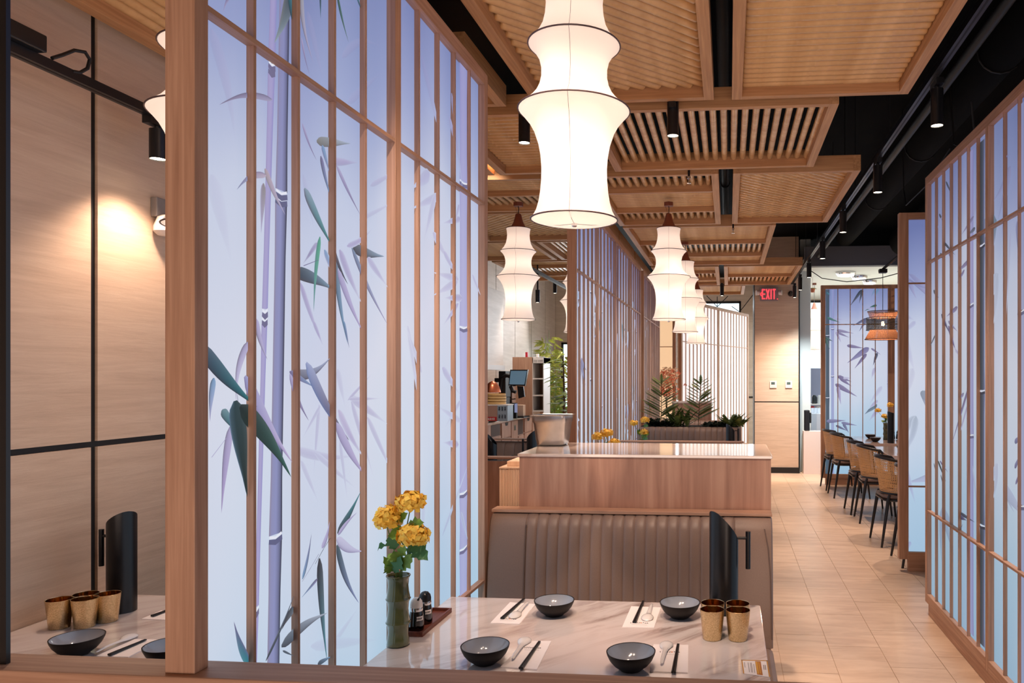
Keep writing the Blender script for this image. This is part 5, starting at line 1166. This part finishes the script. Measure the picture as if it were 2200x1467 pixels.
# ================================================================ service station at the back left
CXf, CY0, CY1, CZ = -3.62, 10.2, 14.3, .89
def yc(u): r = ray(u, 808); return r[1]*(CXf/r[0])
t = thing('service_cabinet', 'long oak service cabinet with drawers and white top along the back left wall', 'cabinet', (0, 0, 0))
make(B().box(-4.09, CY0, 0, CXf-.02, CY1, CZ-.035), 'carcass', counter_oak, t); make(B().box(-4.09, CY0-.02, CZ-.035, CXf+.01, CY1+.02, CZ), 'stone_top', quartz, t, bevel=.003)
def front(u0, u1, z0, z1, kind='drawer', pull=None):
    y0, y1 = yc(u0)+.008, yc(u1)-.008
    if kind == 'open': return make(B().box(CXf-.0195, y0, z0, CXf-.017, y1, z1), 'niche_shade_sheet', mat('niche_shade_brown', (70, 46, 36), .7), t)  # open: flat sheet, the compartment's shade is put into its colour
    o = make(B().box(CXf-.0195, y0, z0, CXf, y1, z1), kind, counter_oak, t, bevel=.002)
    ym = (y0+y1)/2
    if pull == 'cut': make(B().prism([(-.09, 0), (.09, 0), (.055, -.05), (-.055, -.05)], 0, .002), 'cut_out_grip', mat('grip_shade_dark', (30, 24, 24), .8), o)  # flat plate, shade inside the cut-out is put into its dark colour
    if pull == 'cup': make(B().box(CXf, ym-.045, z1-.16, CXf+.004, ym+.045, z1-.07), 'chrome_pull', chrome, o); make(B().box(CXf+.004, ym-.03, z1-.15, CXf+.005, ym+.03, z1-.09), 'pull_recess', mat('pull_shadow_grey', (50, 60, 70), .4), o)  # recess is a flat plate with its shadow put into the grey
    if pull == 'cut':
        g = o.children[0]; g.rotation_euler = (pi/2, 0, pi/2); g.location = (CXf+.001, ym, z1)
    return o
front(1057, 1077, .66, .84, 'open'); front(1057, 1077, .30, .65, 'door', 'cup'); front(1078, 1098, .60, .84, 'drawer', 'cut'); front(1078, 1098, .30, .58, 'drawer', 'cup')
front(1099, 1113, .30, .84, 'door', 'cup'); front(1114, 1126, .58, .84, 'open'); front(1114, 1126, .30, .56, 'door'); front(1127, 1143, .60, .84, 'drawer', 'cut'); front(1127, 1143, .3, .58, 'drawer', 'cup'); front(1144, 1160, .3, .84, 'door')
# upper white cabinet with the dark niche below
t = thing('wall_cabinet', 'white wall cabinet with a dark niche under it at the back left', 'cabinet', (0, 0, 0))
y1 = yc(1086)
make(B().box(-4.1, 9.6, 1.78, -3.75, y1+.3, 3.0), 'cabinet_body', trav_s, t, bevel=.003); make(B().box(-4.1, 9.6, 1.70, -3.72, y1+.3, 1.78), 'bottom_board', white, t)
make(B().box(-4.098, 9.6, .9, -4.085, y1+.3, 1.70), 'niche_back', mat('dark_mirror', (60, 50, 50), .2), t)
# tall pigeon-hole shelf facing the camera side
a = ony(1101, 890, 13.0); b_ = ony(1168, 890, 13.0)
t = thing('pigeonhole_shelf', 'tall oak shelf with three open compartments and a lettered white header', 'shelf', (0, 0, 0))
x0, xm, x1 = ony(1101, 0, 13.0)[0], ony(1144, 0, 13.0)[0], ony(1168, 0, 13.0)[0]
zt, zb = ony(1120, 767, 13)[2], .89
make(B().box(x0, 13.0, zb, xm, 13.5, zt), 'side_panel', oak_z, t, bevel=.002)
make(B().box(x0+.01, 13.48, zb, x1, 13.5, zt), 'back_board', oak_z, t); make(B().box(x1-.012, 13.0, zb, x1, 13.5, zt-.005), 'side_frame', white, t); make(B().box(xm, 12.99, zb, xm+.012, 13.5, zt-.005), 'side_frame', white, t)
make(B().box(xm, 12.99, ony(1150, 780, 13)[2], x1, 13.5, zt-.01), 'white_header', white, t)
for v in (813.5, 849.5, 883): z = ony(1150, v, 13)[2]; make(B().box(xm+.012, 12.99, z-.012, x1-.012, 13.48, z+.012), 'shelf_board', white, t)
b = B()
for i, c_ in enumerate('EXTRA VIRTUAL'):
    if c_ != ' ': u = 1146.5+i*1.6; p0, p1 = ony(u, 778.5, 12.989), ony(u+1.0, 773.5, 12.989); b.box(p0[0], 12.987, p0[2], p0[0]+.004, 12.99, p1[2]); b.box(p0[0], 12.987, p1[2]-.005, p1[0], 12.99, p1[2])
make(b, 'header_letters', mat('grey_lettering', (120, 116, 116), .6), t)
p = ony(1131, 762, 13.1); make(B().box(p[0]-.02, 13.1, zt, p[0]+.02, 13.16, zt+.09), 'red_packet', mat('red_print', (180, 30, 50), .5), label='small red packet on top of the tall oak shelf', cat='packet', bevel=.002)
make(B().box(xm-.1+.14, 13.1, zt, xm+.08, 13.16, zt+.06), 'white_packet', white, label='small white packet beside the red one on the tall shelf', cat='packet', bevel=.002)
# monitor on an arm
t = thing('monitor', 'tilted touch screen monitor hanging in front of the tall oak shelf', 'monitor', (0, 0, 0))
Yq = 11.9
P4 = [ony(u, v, Yq) for u, v in ((1096, 794), (1134, 794), (1128, 829), (1092, 828))]
def slab(P4, dy, name, m, par, y=None):
    n = B(); n.v = [(p[0], p[1], p[2]) for p in P4]+[(p[0], p[1]+dy, p[2]) for p in P4]; n.f = [(3, 2, 1, 0), (4, 5, 6, 7), (0, 1, 5, 4), (1, 2, 6, 5), (2, 3, 7, 6), (3, 0, 4, 7)]
    return make(n, name, m, par)
slab(P4, .05, 'bezel', blackg, t)
P5 = [ony(u, v, Yq-.004) for u, v in ((1097.5, 796.5), (1132, 796.5), (1126.5, 826), (1094, 825.5))]; slab(P5, .003, 'screen_glass', screenm, t)
P6 = [ony(u, v, Yq+.02) for u, v in ((1111, 829), (1124, 830), (1127, 852), (1114, 856))]; slab(P6, .04, 'card_reader', dark_metal, t)
make(B().path([ony(1097, 829, Yq+.06), ony(1101, 840, Yq+.06), ony(1109, 842, Yq+.06)], .03, 10), 'bracket', black, t, smooth=True)
make(B().path([ony(1096, 808, Yq+.06), ony(1088, 806, Yq+.06), ony(1078, 812, Yq+.1), ony(1074, 842, Yq+.1)], .035, 10), 'arm', black, t, smooth=True)
t = thing('coffee_machine', 'black coffee machine in the dark niche at the back left', 'machine', (0, 0, 0))
q0, q1 = ony(1071, 845, 12.0), ony(1086, 797, 12.0); make(B().box(q0[0], 12.0, 1.25, q1[0], 12.3, q1[2]), 'body', black, t, bevel=.01); q2 = ony(1062, 812, 12.0); make(B().box(q2[0], 12.0, 1.5, q0[0], 12.2, q2[2]), 'head', black, t, bevel=.01)
make(B().box(q2[0]-.1, 12.0, .89, q1[0], 12.25, 1.25), 'base', dark_metal, t, bevel=.004)
# toaster oven, steamers, copper lamp, box, speaker on the service top
p0, p1 = ony(1040, 905, 11.4), ony(1077, 870, 11.4)
t = thing('toaster_oven', 'stainless toaster oven with a red badge strip at the left of the service top', 'oven', (0, 0, 0))
make(B().box(-4.0, 11.2, .91, p1[0], 11.5, p1[2]), 'front', mat('rose_steel', (176, 140, 124), .35, .3), t, bevel=.004)
pr = ony(1100, 870, 11.4); make(B().box(p1[0], 11.2, .91, p1[0]+.16, 11.5, p1[2]-.001), 'vented_side', mat('blue_grey_steel', (150, 166, 180), .35, .3), t, bevel=.004)
b = B()
for i in range(3):
    for j in range(2):
        for k in range(4): b.box(p1[0]+.02+i*.045, 11.195, .96+j*.12+k*.014, p1[0]+.045+i*.045, 11.2, .966+j*.12+k*.014)
make(b, 'vent_slots', dark_metal, t)
make(B().box(-3.98, 11.19, .915, p1[0]-.01, 11.2, .975), 'red_badge_strip', mat('badge_red', (176, 30, 36), .4), t)
b = B()
for i, ch in enumerate('WISCO'):
    x = p1[0]-.17+i*.028; b.box(x, 11.186, .93, x+.006, 11.189, .962); b.box(x+.013, 11.186, .93, x+.018, 11.189, .962); b.box(x, 11.186, .93 if ch in 'WO' else .957, x+.018, 11.189, .936 if ch in 'WO' else .962)
make(b, 'badge_letters', white, t); make(B().box(-4.0, 11.2, p1[2]+.0, p1[0]+.17, 11.5, p1[2]+.015), 'top_plate', white, t)
zt2 = p1[2]+.015
for i in range(4):
    st = thing('bamboo_steamer', ['bottom bamboo steamer of the stack on the oven', 'second bamboo steamer from the bottom of the stack', 'third bamboo steamer from the bottom of the stack', 'top bamboo steamer of the stack on the oven'][i], 'steamer', (ony(1066, 860, 11.35)[0], 11.36, zt2+.001+i*.043), group='stacked bamboo steamers')
    r = .15-(.006 if i == 3 else 0)
    make(B().lathe([(r, 0), (r, .036), (r-.008, .036), (r-.008, .004)], n=32), 'steamer_wall', steamer, st, smooth=True); make(B().lathe([(r+.003, .012), (r+.003, .026)], n=32, cap=False), 'binding_band', mat('pale_binding', (236, 196, 130), .6), st)
make(B().lathe([(.02, 2.2), (.035, 2.1)] if False else [(.13, 0), (.125, .03), (.10, .10), (.07, .15), (.02, .18)], n=24, cap=False), 'copper_shade', mat('copper_dome', (226, 130, 90), .3, .6), label='ribbed copper dome at the left end of the service top', cat='lamp shade', smooth=True, loc=(ony(1056, 840, 11.6)[0], 11.66, ony(1056, 843, 11.6)[2]))
sh = thing('spice_rack', 'small oak rack with little shelves in the dark niche', 'rack', (0, 0, 0)); qa, qb = ony(1079, 868, 12.2), ony(1095, 828, 12.2)
make(B().box(qa[0], 12.55, .89, qb[0], 12.57, qb[2]), 'back', oak_z, sh); make(B().box(qb[0]-.02, 12.35, .89, qb[0], 12.55, qb[2]), 'side', oak_z, sh); make(B().box(qa[0], 12.35, .89, qa[0]+.01, 12.55, qb[2]), 'side', oak_z, sh)
for v in (829, 843, 858): z = ony(1085, v, 12.2)[2]; make(B().box(qa[0], 12.35, z-.008, qb[0], 12.55, z+.008), 'shelf_board', oak_x, sh)
q = ony(1114, 888, 12.6); q1 = ony(1124, 870, 12.6); make(B().box(ony(1105, 0, 12.6)[0], 12.6, .915, q1[0], 12.75, q1[2]), 'napkin_box', mat('cream_box', (244, 214, 186), .6), label='cream square box standing on the service top below the monitor', cat='box', bevel=.004)
t = thing('tray_pile', 'dark trays under the cream box on the service top', 'tray', (0, 0, 0)); xa, xb_ = ony(1102, 0, 12.5)[0], ony(1127, 0, 12.5)[0]
for i in range(2): make(B().box(xa, 12.45, .891+i*.012, xb_, 12.85, .90+i*.012), 'tray', dark_metal, t, bevel=.002)
q = ony(1098, 875, 12.1); t = thing('card_terminal', 'grey card terminal standing behind the oven', 'terminal', (q[0], 12.3, .89)); make(B().box(-.06, 0, 0, .03, .08, .26), 'body', dark_metal, t, bevel=.005); make(B().box(.0, -.004, .1, .05, .0, .25), 'screen', mat('lilac_screen', (150, 160, 196), .3, emit=(150, 160, 200), es=.4), t)
# black dispenser silhouettes on the left rear booth table
table('marble table of the left rear booth behind the counter', -2.36, -1.2, 5.95, 6.6)
holder((-1.70, 6.38, .75), .38, .045, .09, radians(150), 'black menu holder in the left rear booth beside the steel tub', barang=pi, barz=.28)
holder((-2.0, 6.2, .75), .36, .045, .09, 0, 'black menu holder at the screen edge in the left rear booth', barang=pi, barz=.28)
holder((-1.755, 6.03, .75), .20, .03, .02, 0, 'small black holder peeking left of the counter corner', bar=False)
# tall plants at the back left
def bamboo_plant(label, base, H, seed, n=7, spread=.25, m=None, dens=16, leafL=.15):
    R = random.Random(seed); t = thing('tall_bamboo_plant', label, 'plant', base, group='tall indoor plants'); lv = B()
    from mathutils import Vector
    for i in range(n):
        dx, dy = R.uniform(-spread, spread), R.uniform(-spread*.6, spread*.6); h = H*R.uniform(.75, 1.0)
        pts = [(dx*.2, dy*.2, .3), (dx*.5, dy*.5, .3+(h-.3)*.5), (dx, dy, h)]
        make(B().path(pts, [.008, .006, .003], 6), 'stem', stemg, t)
        for k in range(dens):
            f = .25+.75*k/dens; P = Vector((dx*f, dy*f, h*f)); a = R.uniform(0, 2*pi); d = Vector((cos(a), sin(a)*.6, R.uniform(-.5, .4)))
            tw = P+d*R.uniform(.05, .16)
            for q in range(4):
                a2 = a+R.uniform(-1, 1); e = Vector((cos(a2), sin(a2)*.6, R.uniform(-.8, .3))).normalized(); L = leafL*R.uniform(.6, 1.1); s = e.cross(Vector((0, 1, .2))).normalized()*L*.085
                lv.quad(tuple(tw), tuple(tw+e*L*.4+s), tuple(tw+e*L), tuple(tw+e*L*.4-s))
    make(lv, 'leaves', m or bambooleaf, t)
    make(B().lathe([(.12, 0), (.17, .3), (.18, .42), (.165, .42), (.15, .36)], n=24), 'pot', white, t, smooth=True)
q = ony(1178, 900, 14.9); bamboo_plant('tall yellow green bamboo plant right of the oak shelf', (q[0]+.08, 14.9, 0), 2.6, 3, 8, .26, None, 24, .22)
q = ony(1190, 860, 14.0); bamboo_plant('lower bright green leafy plant beside the oak shelf', (q[0], 14.0, 0), 1.65, 5, 5, .16, leafg, 12, .16)
q = ony(1210, 900, 12.6); t = thing('palm_plant', 'dark feathery fern palm in front of the bright side window', 'plant', (q[0], 12.6, 0))
make(B().path([(0, 0, .3), (.02, 0, 1.2), (0, 0, 1.95)], [.03, .02, .01], 8), 'trunk', stemb, t, smooth=True); b = B(); R = random.Random(6)
for k in range(17): a = R.uniform(0, 6.28); frond(b, (0, 0, 1.0+.95*k/17), (cos(a), sin(a), R.uniform(.0, .5)), R.uniform(.3, .42), .085, .35, 16)
make(b, 'fronds', ferng, t); make(B().lathe([(.14, 0), (.2, .34), (.19, .36), (.17, .3)], n=24), 'pot', terr, t, smooth=True)
make(B().box(-2.95, 15.0, 1.95, -2.35, 15.08, 2.0), 'wooden_wall_bar', oak_x, label='short sloping wooden rail near the side window', cat='rail')
# window greenery outside
for i, (x, r) in enumerate(((-4.2, .7), (-2.5, .8), (2.4, .8))):
    R = random.Random(40+i); b = B()
    for k in range(700):
        a, e = R.uniform(0, 6.28), R.uniform(-.2, 1.5); rr = r*R.uniform(.6, 1); P = (rr*cos(a)*cos(e), rr*sin(a)*cos(e)*.6, rr*sin(e)*1.5); s = .08
        b.tri(P, (P[0]+s*R.uniform(-1, 1), P[1], P[2]+s*R.uniform(-1, 1)), (P[0]+s*R.uniform(-1, 1), P[1]+.02, P[2]+s*R.uniform(-1, 1)))
    t = thing('outdoor_bush', ['round green bush outside the left side window', 'second green bush outside the left side window', 'green bush outside the kitchen window'][i], 'plant', (x, 20.2, .1), group='bushes outside'); make(b, 'foliage', leafg, t)
# spots at the back left
for i, (u, v, Y, l) in enumerate(((1155, 650, 9.9, 'black spotlight hanging before the back left stone wall'), (1192, 630, 12.0, 'black spotlight near the back left ceiling, right one'))):
    q = ony(u, v, Y); spotlight(q[0], Y, q[2], l, track=3.9, L=.17, beam=False)
t = thing('rear_ceiling_rail', 'black rail carrying the back left spotlights', 'rail', (0, 0, 0)); q = ony(1155, 600, 9.9); make(B().box(q[0]-.02, 8.9, 2.98, q[0]+.02, 12.5, 3.02), 'rail', black, t)
for x, y in ((-3.5, 10.5), (-3.4, 12.5), (-3.0, 14.5), (-2.8, 8.6), (-1.75, 5.2)): spot((x, y, 3.3), 95, 90, (1, .86, .76))  # unseen spots without fittings, turned up to brighten the rear left
for x, y in ((-.2, 4.7), (-.3, 5.9), (-.3, 7.7), (-.5, 9.9), (-.5, 11.9), (-1.7, 2.6)): spot((x, y, 3.0 if x > -1 else 2.8), 55 if x > -1 else 20, 74)  # unseen spots without fittings, for more light in the middle and back
spot((.75, 11.2, 2.95), 150, 75, rot=(radians(30), 0, 0)); spot((1.3, 11.5, 2.95), 190, 70, (.86, .95, 1.0), rot=(radians(28), 0, 0))  # unseen spots added to brighten the stone pillar and the white column
for y_ in (5.9, 7.3, 8.7, 10.3): spot((.1, y_, 3.0), 60, 66, rot=(0, radians(33), 0))  # unseen tilted spots added to brighten the second screen
# screens' back wall uplight comes from the window; kitchen things behind the half wall
t = thing('card_reader_stand', 'black tablet terminal standing on the low white wall', 'terminal', (ony(1735.5, 0, 12.45)[0], 12.5, .70)); make(B().box(-.055, -.04, 0, .035, .04, .345), 'body', blackg, t, bevel=.015); make(B().box(.035, -.03, .13, .06, .03, .30), 'side_pack', black, t, bevel=.006)
kw = thing('kitchen_shelf', 'white kitchen shelf with small jars behind the column', 'shelf', (0, 0, 0)); xa, xb_ = ony(1741, 0, 14.0)[0], ony(1775, 0, 14.0)[0]
for v in (868, 892, 918): z = ony(1750, v, 14.0)[2]; make(B().box(xa, 14.0, z-.02, xb_, 14.4, z), 'shelf_board', white, kw)
make(B().box(xa, 14.42, 0, xb_, 14.45, 1.75), 'back_board', mat('grey_blue_board', (150, 160, 190), .5), kw)
cols_ = [(30, 40, 46), (214, 220, 224), (190, 40, 50), (226, 230, 234)]
for k, (u, v) in enumerate(((1750, 866), (1762, 866), (1746, 890), (1758, 890))):
    q = ony(u, v, 14.15); make(B().lathe([(.001, 0), (.045, 0), (.05, .01), (.05, .12), (.035, .15), (.03, .16)], n=16), 'jar', mat('jar_colour_%s' % 'abcd'[k], cols_[k], .3), label=['dark jar on the upper kitchen shelf', 'white jar on the upper kitchen shelf', 'red jar on the middle kitchen shelf', 'pale tall jar on the middle kitchen shelf'][k], cat='jar', smooth=True, loc=(q[0], 14.2, ony(1750, (868, 868, 892, 892)[k], 14.0)[2]+.001))
R = random.Random(12)
for k in range(6):
    q = ony(1744+k*3.6, 915, 13.3); make(B().lathe([(.02, 0), (.02, .01), (.026, .09), (.024, .09), (.018, .012)], n=12), 'drinking_glass', mat('clear_glassware', (226, 234, 244), .1) if k == 0 else bpy.data.materials['clear_glassware'], label=['leftmost clear glass', 'second clear glass from the left', 'third clear glass from the left', 'third clear glass from the right', 'second clear glass from the right', 'rightmost clear glass'][k]+' behind the low white wall', cat='glass', group='glasses behind the low wall', smooth=True, loc=(q[0]+.0, 13.3+.12*(k % 2), .95))
make(B().box(1.42, 13.1, 0, 2.2, 13.6, .95), 'kitchen_worktop', mat('grey_worktop', (170, 176, 186), .4), label='grey worktop carrying the glasses behind the low white wall', cat='worktop')
hp = thing('hanging_pot', 'small terracotta hanging plant high beside the white column', 'plant', (ony(1746, 0, 13.5)[0], 13.5, ony(1746, 622, 13.5)[2])); make(B().lathe([(.03, -.05), (.045, .02), (.04, .02)], n=12), 'pot', terr, hp, smooth=True); b = B(); 
for k in range(14): a = k*.45; frond(b, (0, 0, .02), (cos(a), sin(a), .5), .09, .02, .6, 5)
make(b, 'foliage', ferng, hp); make(B().path([(0, 0, .02), (0, 0, .5)], .002, 4), 'string', stemb, hp)
# wires with turnbuckles before the back window
for k, (p0, p1) in enumerate((((1518, 635), (1541, 659)), ((1541, 659), (1541, 637)), ((1541, 659), (1564, 636)), ((1572, 658), (1589, 670)), ((1622, 628), (1589, 670)))):
    cable([ony(*p0, 14.2), ony(*p1, 14.2)], 'thin black stay wire before the back window, ' + ['upper left one', 'middle upright one', 'upper right one', 'lower right short one', 'long one from the exit pillar'][k], .008)
